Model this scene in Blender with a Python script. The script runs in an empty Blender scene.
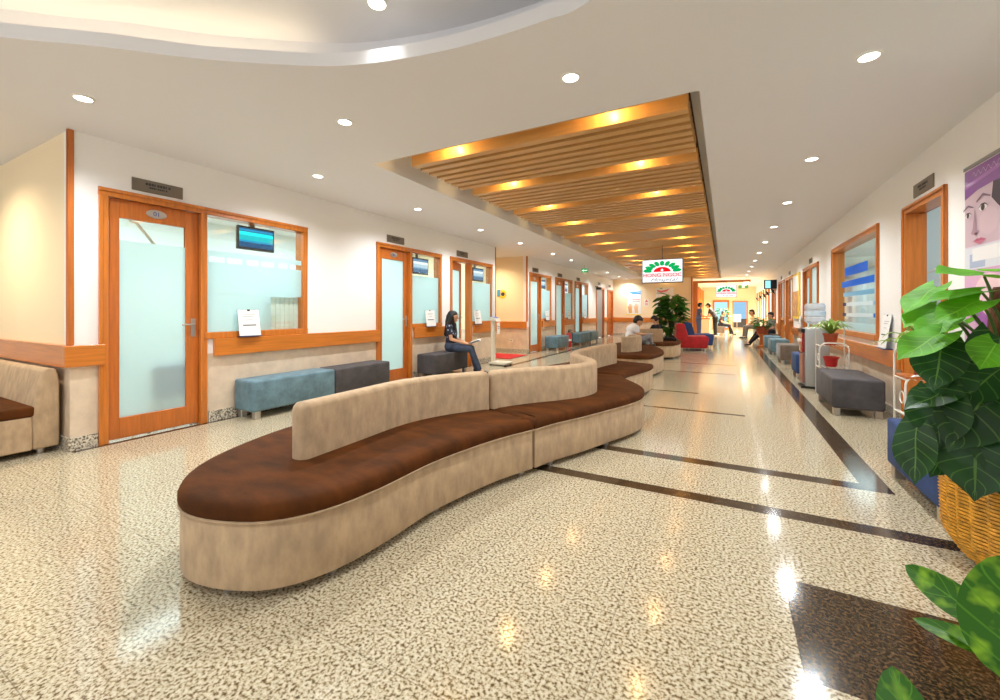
import bpy, bmesh, math, random
from mathutils import Vector, Matrix
random.seed(7)
PI = math.pi
SC = bpy.context.scene
COL = SC.collection

# ------------------------------------------------------------------ camera, sky, exposure
cam_d = bpy.data.cameras.new('camera'); cam = bpy.data.objects.new('camera', cam_d); COL.objects.link(cam)
cam.location = (0, 0, 1.2); cam.rotation_euler = (PI/2, 0, math.radians(28.3))
cam_d.sensor_fit = 'HORIZONTAL'; cam_d.sensor_width = 36; cam_d.lens = 15.05
cam_d.shift_y = -0.039; cam_d.clip_start = 0.05; cam_d.clip_end = 200
SC.camera = cam
w = bpy.data.worlds.new('daylight'); SC.world = w; w.use_nodes = True
bg = w.node_tree.nodes['Background']; bg.inputs[0].default_value = (0.97, 0.98, 1.0, 1); bg.inputs[1].default_value = 1.15
SC.view_settings.view_transform = 'Standard'; SC.view_settings.look = 'None'
SC.view_settings.gamma = 1.0; SC.view_settings.use_curve_mapping = False
SC.view_settings.exposure = 0.45
DOWN_W, SLAT_W, ROOM_W = 86.0, 4.2, 46.0

# ------------------------------------------------------------------ materials
def s2l(c):
    return tuple(((x/255)/12.92 if x/255 <= 0.04045 else ((x/255+0.055)/1.055)**2.4) for x in c) + (1,)
def mat(name, rgb, rough=0.6, metal=0.0, var=0.0, scale=8.0, stretch=(1, 1, 1), sheen=0.0, coat=0.0, bump=0.0, spec=None, dark=None):
    m = bpy.data.materials.new(name); m.use_nodes = True
    nt = m.node_tree; b = nt.nodes['Principled BSDF']
    b.inputs['Base Color'].default_value = s2l(rgb); b.inputs['Roughness'].default_value = rough
    b.inputs['Metallic'].default_value = metal
    if spec is not None: b.inputs['Specular IOR Level'].default_value = spec
    if sheen:
        b.inputs['Sheen Weight'].default_value = sheen; b.inputs['Sheen Roughness'].default_value = 0.4
    if coat: b.inputs['Coat Weight'].default_value = coat; b.inputs['Coat Roughness'].default_value = 0.1
    if var or bump:
        tc = nt.nodes.new('ShaderNodeTexCoord'); mp = nt.nodes.new('ShaderNodeMapping'); mp.inputs['Scale'].default_value = stretch
        nz = nt.nodes.new('ShaderNodeTexNoise'); nz.inputs['Scale'].default_value = scale; nz.inputs['Detail'].default_value = 5; nz.inputs['Roughness'].default_value = 0.6
        nt.links.new(tc.outputs['Object'], mp.inputs[0]); nt.links.new(mp.outputs[0], nz.inputs['Vector'])
        if var:
            cr = nt.nodes.new('ShaderNodeValToRGB')
            lo = dark or tuple(max(0, x*(1-var)) for x in rgb); hi = tuple(min(255, x*(1+var*0.6)) for x in rgb)
            cr.color_ramp.elements[0].position = 0.32; cr.color_ramp.elements[0].color = s2l(lo)
            cr.color_ramp.elements[1].position = 0.68; cr.color_ramp.elements[1].color = s2l(hi)
            nt.links.new(nz.outputs[0], cr.inputs[0]); nt.links.new(cr.outputs[0], b.inputs['Base Color'])
        if bump:
            bp = nt.nodes.new('ShaderNodeBump'); bp.inputs['Strength'].default_value = bump; bp.inputs['Distance'].default_value = 0.01
            nt.links.new(nz.outputs[0], bp.inputs['Height']); nt.links.new(bp.outputs[0], b.inputs['Normal'])
    return m
def emit(name, rgb, strength):
    m = bpy.data.materials.new(name); m.use_nodes = True; nt = m.node_tree; nt.nodes.clear()
    e = nt.nodes.new('ShaderNodeEmission'); o = nt.nodes.new('ShaderNodeOutputMaterial')
    e.inputs[0].default_value = s2l(rgb); e.inputs[1].default_value = strength; nt.links.new(e.outputs[0], o.inputs[0])
    return m
def glass(name, tint=(245, 252, 252), gloss=0.09):
    m = bpy.data.materials.new(name); m.use_nodes = True; nt = m.node_tree; nt.nodes.clear()
    t = nt.nodes.new('ShaderNodeBsdfTransparent'); t.inputs[0].default_value = s2l(tint)
    g = nt.nodes.new('ShaderNodeBsdfGlossy'); g.inputs['Roughness'].default_value = 0.02
    x = nt.nodes.new('ShaderNodeMixShader'); x.inputs[0].default_value = gloss
    o = nt.nodes.new('ShaderNodeOutputMaterial')
    nt.links.new(t.outputs[0], x.inputs[1]); nt.links.new(g.outputs[0], x.inputs[2]); nt.links.new(x.outputs[0], o.inputs[0])
    return m
def frosted(name, rgb=(222, 241, 243)):
    m = bpy.data.materials.new(name); m.use_nodes = True; nt = m.node_tree; nt.nodes.clear()
    t = nt.nodes.new('ShaderNodeBsdfTranslucent'); t.inputs[0].default_value = s2l(rgb)
    d = nt.nodes.new('ShaderNodeBsdfDiffuse'); d.inputs[0].default_value = s2l(rgb)
    g = nt.nodes.new('ShaderNodeBsdfGlossy'); g.inputs['Roughness'].default_value = 0.06
    x = nt.nodes.new('ShaderNodeMixShader'); x.inputs[0].default_value = 0.35
    y = nt.nodes.new('ShaderNodeMixShader'); y.inputs[0].default_value = 0.07
    o = nt.nodes.new('ShaderNodeOutputMaterial')
    nt.links.new(t.outputs[0], x.inputs[1]); nt.links.new(d.outputs[0], x.inputs[2])
    nt.links.new(x.outputs[0], y.inputs[1]); nt.links.new(g.outputs[0], y.inputs[2]); nt.links.new(y.outputs[0], o.inputs[0])
    return m
def granite(name, cols, pos, scale, rough, seam=False):
    m = bpy.data.materials.new(name); m.use_nodes = True; nt = m.node_tree; b = nt.nodes['Principled BSDF']
    tc = nt.nodes.new('ShaderNodeTexCoord')
    nz = nt.nodes.new('ShaderNodeTexNoise'); nz.inputs['Scale'].default_value = scale; nz.inputs['Detail'].default_value = 2.5; nz.inputs['Roughness'].default_value = 0.55
    nt.links.new(tc.outputs['Object'], nz.inputs['Vector'])
    cr = nt.nodes.new('ShaderNodeValToRGB'); el = cr.color_ramp.elements
    while len(el) < len(cols): el.new(0.5)
    for e, c, p in zip(el, cols, pos): e.position = p; e.color = s2l(c)
    nt.links.new(nz.outputs[0], cr.inputs[0]); out = cr.outputs[0]
    if seam:
        sp = nt.nodes.new('ShaderNodeSeparateXYZ'); nt.links.new(tc.outputs['Object'], sp.inputs[0])
        def line(sock, off):
            a = nt.nodes.new('ShaderNodeMath'); a.operation = 'SUBTRACT'; a.inputs[1].default_value = off; nt.links.new(sp.outputs[sock], a.inputs[0])
            c = nt.nodes.new('ShaderNodeMath'); c.operation = 'PINGPONG'; c.inputs[1].default_value = 0.3075; nt.links.new(a.outputs[0], c.inputs[0])
            d = nt.nodes.new('ShaderNodeMath'); d.operation = 'LESS_THAN'; d.inputs[1].default_value = 0.0018; nt.links.new(c.outputs[0], d.inputs[0]); return d
        l1 = line(0, 0.23); l2 = line(1, 1.67)
        mx = nt.nodes.new('ShaderNodeMath'); mx.operation = 'MAXIMUM'; nt.links.new(l1.outputs[0], mx.inputs[0]); nt.links.new(l2.outputs[0], mx.inputs[1])
        ml = nt.nodes.new('ShaderNodeMath'); ml.operation = 'MULTIPLY'; ml.inputs[1].default_value = 0.5; nt.links.new(mx.outputs[0], ml.inputs[0])
        mix = nt.nodes.new('ShaderNodeMix'); mix.data_type = 'RGBA'
        nt.links.new(ml.outputs[0], mix.inputs[0]); nt.links.new(out, mix.inputs[6]); mix.inputs[7].default_value = s2l((95, 80, 62)); out = mix.outputs[2]
    nt.links.new(out, b.inputs['Base Color']); b.inputs['Roughness'].default_value = rough
    b.inputs['Specular IOR Level'].default_value = 0.55
    return m
M = {}
M['paint'] = mat('wall_paint', (247, 245, 242), 0.7)
M['paint_cream'] = mat('cream_paint', (246, 226, 190), 0.7)
M['paint_cool'] = mat('cool_room_paint', (228, 238, 240), 0.7)
M['ceil'] = mat('ceiling_paint', (236, 235, 237), 0.8)
M['wains'] = mat('beige_wall_tile', (226, 205, 180), 0.35, var=0.06, scale=6)
M['gran_base'] = granite('speckled_skirting', [(70, 62, 52), (150, 138, 118), (226, 216, 196)], [0.36, 0.46, 0.56], 70, 0.3)
M['floor'] = granite('polished_granite_floor', [(96, 80, 56), (156, 138, 106), (199, 187, 158), (218, 209, 185)], [0.34, 0.43, 0.51, 0.66], 80, 0.115, seam=True)
M['floor_dark'] = granite('dark_granite_inlay', [(28, 22, 16), (62, 48, 33), (104, 80, 52)], [0.36, 0.5, 0.64], 80, 0.12)
M['floor_grey'] = granite('grey_granite_border', [(70, 62, 54), (140, 128, 112), (196, 184, 166)], [0.34, 0.47, 0.62], 70, 0.13)
M['wood_v'] = mat('orange_wood_upright', (206, 119, 42), 0.32, var=0.09, scale=5, stretch=(7, 7, 0.5), coat=0.25)
M['wood_h'] = mat('orange_wood_rail', (208, 122, 44), 0.3, var=0.09, scale=5, stretch=(0.5, 0.5, 9), coat=0.25)
M['wood_red'] = mat('red_brown_wood', (196, 108, 40), 0.35, var=0.1, scale=5, stretch=(7, 7, 0.5), coat=0.2)
M['slat'] = mat('ceiling_slat_wood', (212, 162, 96), 0.4, var=0.05, scale=4, stretch=(0.5, 8, 8), coat=0.1)
M['beige'] = mat('beige_velvet', (188, 160, 126), 0.85, var=0.1, scale=16, stretch=(1, 1, 0.45), sheen=0.1, bump=0.15)
M['brown'] = mat('brown_velvet', (84, 45, 12), 0.8, var=0.22, scale=4, stretch=(1.0, 2.2, 1), spec=0.15, bump=0.25)
M['teal'] = mat('grey_blue_velvet', (104, 134, 146), 0.75, var=0.16, scale=7, sheen=0.08)
M['char'] = mat('charcoal_velvet', (76, 72, 74), 0.75, var=0.16, scale=7, sheen=0.06)
M['taupe'] = mat('taupe_velvet', (112, 98, 86), 0.75, var=0.14, scale=7, sheen=0.2)
M['blue'] = mat('blue_velvet', (40, 70, 124), 0.75, var=0.16, scale=7, sheen=0.03)
M['red'] = mat('red_velvet', (178, 22, 28), 0.7, var=0.14, scale=7, sheen=0.15)
M['steel'] = mat('brushed_steel', (196, 192, 186), 0.32, 0.9)
M['plaque'] = mat('grey_metal_plaque', (128, 118, 106), 0.38, 0.5)
M['white'] = mat('white_enamel', (240, 238, 230), 0.35)
M['cream'] = mat('cream_plastic', (232, 224, 204), 0.4)
M['paper'] = mat('paper', (244, 243, 240), 0.7)
M['ink'] = mat('dark_ink', (52, 52, 58), 0.6)
M['black'] = mat('black_plastic', (22, 22, 24), 0.4)
M['grey'] = mat('grey_plastic', (150, 150, 148), 0.45)
M['glass'] = glass('clear_glass'); M['frost'] = frosted('frosted_film'); M['acrylic'] = glass('clear_acrylic', (240, 244, 246), 0.12)
M['lamp'] = emit('lamp_lens', (255, 250, 238), 14.0)
M['goldlamp'] = emit('warm_lamp_lens', (255, 214, 130), 14.0)
M['cove'] = emit('cove_led', (255, 232, 190), 5.0)
M['linear'] = emit('linear_light', (255, 246, 220), 4.0)
M['skin'] = mat('skin', (214, 160, 122), 0.55); M['hair'] = mat('black_hair', (24, 18, 16), 0.45)
M['soil'] = mat('soil', (52, 38, 26), 0.9); M['terra'] = mat('terracotta', (172, 78, 42), 0.65, var=0.12, scale=9)
M['bark'] = mat('coir_pole', (104, 60, 32), 0.9, var=0.4, scale=30, stretch=(1, 1, 0.4), bump=0.8)
M['stem'] = mat('green_stem', (72, 96, 34), 0.5)
def leafmat(name, base, vein, rough=0.35, veins=9.0, varieg=None):
    m = bpy.data.materials.new(name); m.use_nodes = True; nt = m.node_tree; b = nt.nodes['Principled BSDF']
    uv = nt.nodes.new('ShaderNodeUVMap'); uv.uv_map = 'UVMap'; sp = nt.nodes.new('ShaderNodeSeparateXYZ'); nt.links.new(uv.outputs[0], sp.inputs[0])
    def mth(op, a, bb=None):
        n = nt.nodes.new('ShaderNodeMath'); n.operation = op
        for i, x in enumerate((a, bb)):
            if x is None: continue
            if isinstance(x, (int, float)): n.inputs[i].default_value = x
            else: nt.links.new(x, n.inputs[i])
        return n.outputs[0]
    au = mth('ABSOLUTE', mth('SUBTRACT', sp.outputs[0], 0.5))
    mid = mth('LESS_THAN', au, 0.018)
    ph = mth('MULTIPLY', mth('SUBTRACT', sp.outputs[1], mth('MULTIPLY', au, 0.55)), veins)
    side = mth('LESS_THAN', mth('PINGPONG', ph, 0.5), 0.055)
    v = mth('MAXIMUM', mid, mth('MULTIPLY', side, 0.6))
    nz = nt.nodes.new('ShaderNodeTexNoise'); nz.inputs['Scale'].default_value = 6
    tc = nt.nodes.new('ShaderNodeTexCoord'); nt.links.new(tc.outputs['Object'], nz.inputs['Vector'])
    cr = nt.nodes.new('ShaderNodeValToRGB'); cr.color_ramp.elements[0].position = 0.35; cr.color_ramp.elements[1].position = 0.7
    cr.color_ramp.elements[0].color = s2l(tuple(x*0.82 for x in base)); cr.color_ramp.elements[1].color = s2l(tuple(min(255, x*1.12) for x in base))
    if varieg: cr.color_ramp.elements[1].color = s2l(varieg); cr.color_ramp.elements[0].position = 0.5; nz.inputs['Scale'].default_value = 22
    nt.links.new(nz.outputs[0], cr.inputs[0])
    mix = nt.nodes.new('ShaderNodeMix'); mix.data_type = 'RGBA'
    nt.links.new(v, mix.inputs[0]); nt.links.new(cr.outputs[0], mix.inputs[6]); mix.inputs[7].default_value = s2l(vein)
    nt.links.new(mix.outputs[2], b.inputs['Base Color']); b.inputs['Roughness'].default_value = rough
    tr = nt.nodes.new('ShaderNodeBsdfTranslucent'); nt.links.new(mix.outputs[2], tr.inputs[0])
    ms = nt.nodes.new('ShaderNodeMixShader'); ms.inputs[0].default_value = 0.3
    nt.links.new(b.outputs[0], ms.inputs[1]); nt.links.new(tr.outputs[0], ms.inputs[2])
    nt.links.new(ms.outputs[0], nt.nodes['Material Output'].inputs[0])
    return m
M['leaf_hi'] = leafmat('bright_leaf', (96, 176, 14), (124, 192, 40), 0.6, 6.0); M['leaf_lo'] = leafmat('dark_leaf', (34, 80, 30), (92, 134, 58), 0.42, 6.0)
M['leaf_grass'] = leafmat('strap_leaf', (88, 146, 44), (170, 196, 90), veins=0.0)
M['leaf_bush'] = leafmat('bush_leaf', (62, 122, 42), (110, 156, 70))
M['leaf_front'] = leafmat('variegated_leaf', (62, 132, 22), (96, 160, 36), 0.4, 5.0, varieg=(140, 190, 44))

# ------------------------------------------------------------------ mesh helpers
class MB:
    def __init__(s): s.v = []; s.f = []; s.m = []; s.uv = []
    def add(s, vs, fs, m=0, uvs=None):
        o = len(s.v); s.v += [tuple(p) for p in vs]
        for i, f in enumerate(fs):
            s.f.append([o+k for k in f]); s.m.append(m); s.uv.append([uvs[k] for k in f] if uvs else None)
        return s
    def box(s, x0, x1, y0, y1, z0, z1, m=0):
        x0, x1 = min(x0, x1), max(x0, x1); y0, y1 = min(y0, y1), max(y0, y1); z0, z1 = min(z0, z1), max(z0, z1)
        v = [(x0, y0, z0), (x1, y0, z0), (x1, y1, z0), (x0, y1, z0), (x0, y0, z1), (x1, y0, z1), (x1, y1, z1), (x0, y1, z1)]
        return s.add(v, [(0, 3, 2, 1), (4, 5, 6, 7), (0, 1, 5, 4), (1, 2, 6, 5), (2, 3, 7, 6), (3, 0, 4, 7)], m)
    def loops(s, rings, m=0, cap0=True, cap1=True, closed=True):
        n = len(rings[0]); vs = [p for r in rings for p in r]; fs = []
        for i in range(len(rings)-1):
            for k in range(n if closed else n-1):
                a = i*n+k; b = i*n+(k+1) % n; fs.append((a, b, b+n, a+n))
        if cap0: fs.append(tuple(range(n-1, -1, -1)))
        if cap1: fs.append(tuple(range((len(rings)-1)*n, len(rings)*n)))
        return s.add(vs, fs, m)
    def cyl(s, c, r0, r1, z0, z1, n=20, m=0):
        return s.lathe(c, [(r0, z0), (r1, z1)], n, m)
    def lathe(s, c, prof, n=24, m=0, cap=True):
        rings = [[(c[0]+r*math.cos(2*PI*k/n), c[1]+r*math.sin(2*PI*k/n), c[2]+z) for k in range(n)] for r, z in prof]
        return s.loops(rings, m, cap, cap)
    def tube(s, pts, r, n=8, m=0, r1=None, cap=True):
        pts = [Vector(p) for p in pts]; rings = []; up = Vector((0, 0, 1)); L = len(pts)
        t0 = (pts[1]-pts[0]).normalized(); a = t0.cross(up)
        if a.length < 1e-3: a = t0.cross(Vector((1, 0, 0)))
        a.normalize()
        for i, p in enumerate(pts):
            t = (pts[min(i+1, L-1)]-pts[max(i-1, 0)]).normalized()
            a = (a-t*a.dot(t)).normalized(); b = t.cross(a)
            rr = r if r1 is None else r+(r1-r)*i/(L-1)
            rings.append([p+a*rr*math.cos(2*PI*k/n)+b*rr*math.sin(2*PI*k/n) for k in range(n)])
        return s.loops(rings, m, cap, cap)
    def ball(s, c, r, sc=(1, 1, 1), n=12, m=0):
        prof = [(max(1e-4, math.sin(PI*i/n)), -math.cos(PI*i/n)) for i in range(n+1)]
        rings = [[(c[0]+r*sc[0]*q*math.cos(2*PI*k/(2*n)), c[1]+r*sc[1]*q*math.sin(2*PI*k/(2*n)), c[2]+r*sc[2]*z) for k in range(2*n)] for q, z in prof]
        return s.loops(rings, m)
    def caps(s, a, b, ra, rb, n=10, m=0):
        a = Vector(a); b = Vector(b); t = (b-a); t = t.normalized() if t.length > 1e-6 else Vector((0, 0, 1))
        u = t.cross(Vector((0, 0, 1)));
        if u.length < 1e-3: u = t.cross(Vector((1, 0, 0)))
        u.normalize(); w_ = t.cross(u); rings = []
        for i in range(5):
            th = PI/2*i/4; rings.append((a-t*ra*math.cos(th), max(1e-4, ra*math.sin(th))))
        for i in range(5):
            th = PI/2*(1-i/4); rings.append((b+t*rb*math.cos(th), max(1e-4, rb*math.sin(th))))
        return s.loops([[c+u*r*math.cos(2*PI*k/n)+w_*r*math.sin(2*PI*k/n) for k in range(n)] for c, r in rings], m)
    def mesh(s, name, mats):
        me = bpy.data.meshes.new(name); me.from_pydata(s.v, [], s.f)
        for q in mats: me.materials.append(q)
        for p, i in zip(me.polygons, s.m): p.material_index = i
        if any(u for u in s.uv):
            l = me.uv_layers.new(name='UVMap')
            for p, u in zip(me.polygons, s.uv):
                if u:
                    for k, li in enumerate(p.loop_indices): l.data[li].uv = u[k]
        me.update(); return me
    def build(s, name, mats, parent=None, smooth=False, bevel=0, seg=2):
        if not isinstance(mats, (list, tuple)): mats = [mats]
        o = bpy.data.objects.new(name, s.mesh(name, mats)); COL.objects.link(o)
        if parent: o.parent = parent
        if bevel:
            bm = bmesh.new(); bm.from_mesh(o.data); bmesh.ops.remove_doubles(bm, verts=bm.verts, dist=1e-5)
            ed = [e for e in bm.edges if len(e.link_faces) == 2 and e.calc_face_angle(0) > 0.6]
            bmesh.ops.bevel(bm, geom=ed, offset=bevel, segments=seg, profile=0.5, affect='EDGES', clamp_overlap=True)
            bm.to_mesh(o.data); bm.free()
        if smooth:
            for p in o.data.polygons: p.use_smooth = True
            if smooth == 'auto':
                bm = bmesh.new(); bm.from_mesh(o.data)
                for e in bm.edges: e.smooth = len(e.link_faces) != 2 or e.calc_face_angle(0) < 0.7
                bm.to_mesh(o.data); bm.free()
        return o
def thing(name, label, cat, loc=(0, 0, 0), rz=0, group=None):
    o = bpy.data.objects.new(name, None); COL.objects.link(o); o.location = loc; o.rotation_euler = (0, 0, rz); o.empty_display_size = 0.1
    return tag(o, label, cat, group)
def tag(o, label=None, cat=None, group=None, kind=None):
    for k, v in (('label', label), ('category', cat), ('group', group), ('kind', kind)):
        if v: o[k] = v
    return o
def struct(o, label=None, cat=None): return tag(o, label, cat, kind='structure')
def dup(root, loc, rz, label, group=None, mats=None):
    def cp(o, par):
        c = o.copy(); COL.objects.link(c)
        if par is not None: c.parent = par
        if mats and o.type == 'MESH' and any(s.material in mats for s in o.material_slots):
            c.data = o.data.copy()
            for i, q in enumerate(c.data.materials): c.data.materials[i] = mats.get(q, q)
        for ch in list(o.children): cp(ch, c)
        return c
    r = cp(root, None); r.location = loc; r.rotation_euler = (0, 0, rz); r['label'] = label
    if group: r['group'] = group
    return r
def crom(pts, n=6, closed=False):
    out = []; P = [Vector(p) for p in pts]; N = len(P)
    for i in range(N if closed else N-1):
        g = (lambda k: P[k % N]) if closed else (lambda k: P[max(0, min(N-1, k))])
        p0, p1, p2, p3 = g(i-1), g(i), g(i+1), g(i+2)
        for j in range(n):
            t = j/n
            out.append(0.5*((2*p1)+(p2-p0)*t+(2*p0-5*p1+4*p2-p3)*t*t+(3*p1-p0-3*p2+p3)*t**3))
    if not closed: out.append(P[-1])
    return out
def offset(poly, d):
    """2-D polygon pushed outward by d (counter-clockwise order)"""
    N = len(poly); out = []
    for i in range(N):
        a, b, c = Vector(poly[i-1]), Vector(poly[i]), Vector(poly[(i+1) % N])
        e1 = (b-a).normalized(); e2 = (c-b).normalized()
        n1 = Vector((e1.y, -e1.x)); n2 = Vector((e2.y, -e2.x)); nn = (n1+n2)
        nn = nn.normalized() if nn.length > 1e-4 else n1
        k = max(0.5, nn.dot(n1)); out.append(b+nn*d/k)
    return out
def ccw(poly):
    a = sum(poly[i-1][0]*poly[i][1]-poly[i][0]*poly[i-1][1] for i in range(len(poly)))
    return list(poly) if a > 0 else list(poly)[::-1]
def slab(poly, prof, m=None, mb=None):
    """stack of offset outlines: prof = [(offset, z), ...]"""
    mb = mb or MB(); poly = ccw(poly)
    mb.loops([[(p.x, p.y, z) for p in offset(poly, d)] for d, z in prof], 0); return mb
def text_mesh(name, body, size, m, parent=None, shear=0.0, align='CENTER', sx=1.0, ext=0.001):
    cu = bpy.data.curves.new('lettering', 'FONT'); cu.body = body; cu.size = size; cu.align_x = align; cu.align_y = 'CENTER'; cu.shear = shear; cu.extrude = ext
    t = bpy.data.objects.new('lettering', cu); COL.objects.link(t)
    dg = bpy.context.evaluated_depsgraph_get(); me = bpy.data.meshes.new_from_object(t.evaluated_get(dg)); bpy.data.objects.remove(t); bpy.data.curves.remove(cu)
    me.materials.clear(); me.materials.append(m); me.transform(Matrix.Diagonal((sx, 1, 1, 1)))
    o = bpy.data.objects.new(name, me); COL.objects.link(o)
    if parent: o.parent = parent
    return o
def lamp(name, kind, loc, watt, color, size=0.05, parent=None, rot=(0, 0, 0), spot=None, sy=None):
    d = bpy.data.lights.new(name, kind); d.energy = watt; d.color = color
    if kind == 'AREA':
        d.size = size
        if sy: d.shape = 'RECTANGLE'; d.size_y = sy
    else: d.shadow_soft_size = size
    if spot: d.spot_size = math.radians(spot[0]); d.spot_blend = spot[1]
    o = bpy.data.objects.new(name, d); COL.objects.link(o); o.location = loc; o.rotation_euler = rot
    if parent: o.parent = parent
    return o
ORD = ['first', 'second', 'third', 'fourth', 'fifth', 'sixth', 'seventh', 'eighth', 'ninth', 'tenth', 'eleventh', 'twelfth', 'thirteenth', 'fourteenth', 'fifteenth', 'sixteenth']
# ------------------------------------------------------------------ room shell
XL, XR, H = -4.92, 1.70, 2.75
def floor_mesh():
    rects = [(-2.2, 1.62, 2.92, 3.04, 1), (-1.6, 0.98, 3.62, 3.745, 1), (0.82, 0.98, 3.62, 20.9, 1), (0.23, 1.45, 1.67, 2.26, 1),
             (-4.23, -4.1, 7.9, 20.9, 1), (-1.4, 0.2, 5.5, 5.57, 1), (-1.3, -0.34, 6.7, 6.76, 1), (-1.4, 0.17, 8.98, 9.05, 1), (-1.4, 0.2, 10.5, 10.58, 1),
             (XL, XL+0.07, 1.4, 8.91, 1), (XL, XL+0.07, 10.74, 21, 1)]
    xs = sorted({-8.2, 4.7} | {q for r in rects for q in r[:2]}); ys = sorted({-3.6, 32.0} | {q for r in rects for q in r[2:4]})
    b = MB()
    for i in range(len(xs)-1):
        for j in range(len(ys)-1):
            cx, cy = (xs[i]+xs[i+1])/2, (ys[j]+ys[j+1])/2; m = 0
            for r in rects:
                if r[0] < cx < r[1] and r[2] < cy < r[3]: m = r[4]
            b.add([(xs[i], ys[j], 0), (xs[i+1], ys[j], 0), (xs[i+1], ys[j+1], 0), (xs[i], ys[j+1], 0)], [(0, 1, 2, 3)], m)
    b.add([(-8.2, -3.6, -0.1), (4.7, -3.6, -0.1), (4.7, 32, -0.1), (-8.2, 32, -0.1)], [(3, 2, 1, 0)], 0)
    return b
struct(floor_mesh().build('floor', [M['floor'], M['floor_dark'], M['floor_grey']]), 'cream and brown speckled polished granite floor with dark inlaid strips', 'floor')
def wall_y(name, x0, x1, y0, y1, opens=(), z1=H, low='wains', up='paint', zb=0.74):
    """wall running along Y; opens = (ya, yb, za, zb)"""
    ys = sorted({y0, y1} | {q for o in opens for q in o[:2]}); zs = sorted({0, zb, z1} | {q for o in opens for q in o[2:]}); b = MB()
    for i in range(len(ys)-1):
        for j in range(len(zs)-1):
            cy, cz = (ys[i]+ys[i+1])/2, (zs[j]+zs[j+1])/2
            if any(o[0] < cy < o[1] and o[2] < cz < o[3] for o in opens): continue
            b.box(x0, x1, ys[i], ys[i+1], zs[j], zs[j+1], 0 if cz < zb else 1)
    return struct(b.build(name, [M[low], M[up]]))
def wall_x(name, x0, x1, y0, y1, z1=H, low='wains', up='paint_cream', zb=0.74):
    b = MB().box(x0, x1, y0, y1, 0, zb, 0); b.box(x0, x1, y0, y1, zb, z1, 1); return struct(b.build(name, [M[low], M[up]]))
LD = [(1.58, 3.69, 2.435), (4.95, 6.69, 5.78), (6.99, 8.73, 7.78), (10.88, 12.59, 11.72), (12.95, 14.68, 13.82), (14.97, 16.70, 15.8), (17.9, 19.26, None), (19.8, 21.0, None)]
def opn(d, zt=2.28, sill=0.92):
    a, b, c = d
    return [(a+.02, b-.02, 0, zt)] if c is None else [(a+.02, c, 0, zt), (c, b-.02, sill, zt)]
wall_y('wall_left', XL-0.12, XL, 1.4, 8.91, sum([opn(d) for d in LD[:3]], []))
wall_y('wall_left_far', XL-0.12, XL, 10.74, 21.0, sum([opn(d) for d in LD[3:7]], [])+[(19.82, 20.9, 0, 2.2)])
wall_x('wall_left_alcove', -8.0, XL-0.12, 1.4, 1.52)
wall_x('wall_passage_near', -8.0, XL-0.12, 8.79, 8.91)
wall_x('wall_passage_far', -8.0, XL-0.12, 10.74, 10.86)
wall_x('wall_poster', XL-0.12, -1.33, 21.0, 21.15)
wall_y('wall_left_outer', -8.12, -8.0, -3.5, 21.15, low='paint_cool', up='paint_cool')
RD = [(5.03, 6.01, 0, 2.27), (6.87, 9.39, 0.84, 2.27), (10.69, 12.51, 0, 2.2), (14.31, 15.82, 0, 2.2), (16.3, 17.9, 0, 2.2), (18.9, 20.3, 0, 2.2)]
wall_y('wall_right', XR, XR+0.14, -3.5, 31.0, RD, zb=0.6)
wall_y('wall_right_outer', 4.5, 4.62, 3.6, 31.0, low='paint_cool', up='paint_cool')
wall_x('wall_treatment_partition', XR+0.14, 4.5, 6.2, 6.3, low='paint_cool', up='paint_cool')
wall_x('wall_treatment_near', XR+0.14, 4.5, 3.6, 3.7, low='paint_cool', up='paint_cool')
wall_y('wall_corridor_left', -1.45, -1.33, 21.15, 31.0, up='paint_cream')
wall_x('wall_far', -1.45, XR+0.14, 31.0, 31.12)
# ceiling with the oval coffer and the long slatted recess
oval = crom([(-0.59, 2.05), (-0.84, 2.075), (-1.11, 2.07), (-1.43, 2.04), (-1.77, 1.97), (-2.09, 1.87), (-2.37, 1.72), (-2.84, 1.39), (-3.22, 1.05), (-3.61, 0.74), (-4.1, 0.25), (-4.3, -0.5), (-3.9, -1.4), (-2.6, -2.1), (-0.8, -2.2), (0.5, -1.7), (1.05, -0.6), (0.9, 0.6), (0.2, 1.7)], 5, True)
oval = [(p.x, p.y) for p in oval]; oval = ccw(oval)
RX0, RX1, RY0, RY1 = -3.27, -0.16, 3.25, 22.2
rec = [(RX0, RY0), (RX1, RY0), (RX1, RY1), (RX0-0.25, RY1)]
def ceiling():
    bm = bmesh.new(); ed = []
    for lp in ([(-8.2, -3.6), (4.7, -3.6), (4.7, 32), (-8.2, 32)], oval, rec):
        vs = [bm.verts.new((p[0], p[1], H)) for p in lp]; ed += [bm.edges.new((vs[i-1], vs[i])) for i in range(len(vs))]
    bmesh.ops.triangle_fill(bm, edges=ed, use_beauty=True)
    for f in bm.faces:
        if f.normal.z > 0: f.normal_flip()
    me = bpy.data.meshes.new('ceiling'); bm.to_mesh(me); bm.free(); me.materials.append(M['ceil'])
    o = bpy.data.objects.new('ceiling', me); COL.objects.link(o); return struct(o, 'pale plaster ceiling with a curved coffer and a long recess', 'ceiling')
ceiling()
def ringband(name, rings, cap=False, m='ceil'):
    b = MB(); b.loops(rings, 0, False, cap); return struct(b.build(name, M[m], smooth='auto'))
O = lambda d, z: [(p.x, p.y, z) for p in offset(oval, d)]
struct(MB().loops([O(0, H), O(0, H+0.085), O(0.035, H+0.085), O(0.05, H+0.03), O(0.24, H+0.03), O(0.24, H+0.3)], 0, False, True).build('ceiling_coffer', M['ceil'], smooth='auto'), 'raised oval ceiling coffer with a white curved lip', 'ceiling')
led = [p for p in offset(oval, 0.15) if p.y > 0.55 and p.x < -2.45]
led.sort(key=lambda p: p.x)
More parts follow.
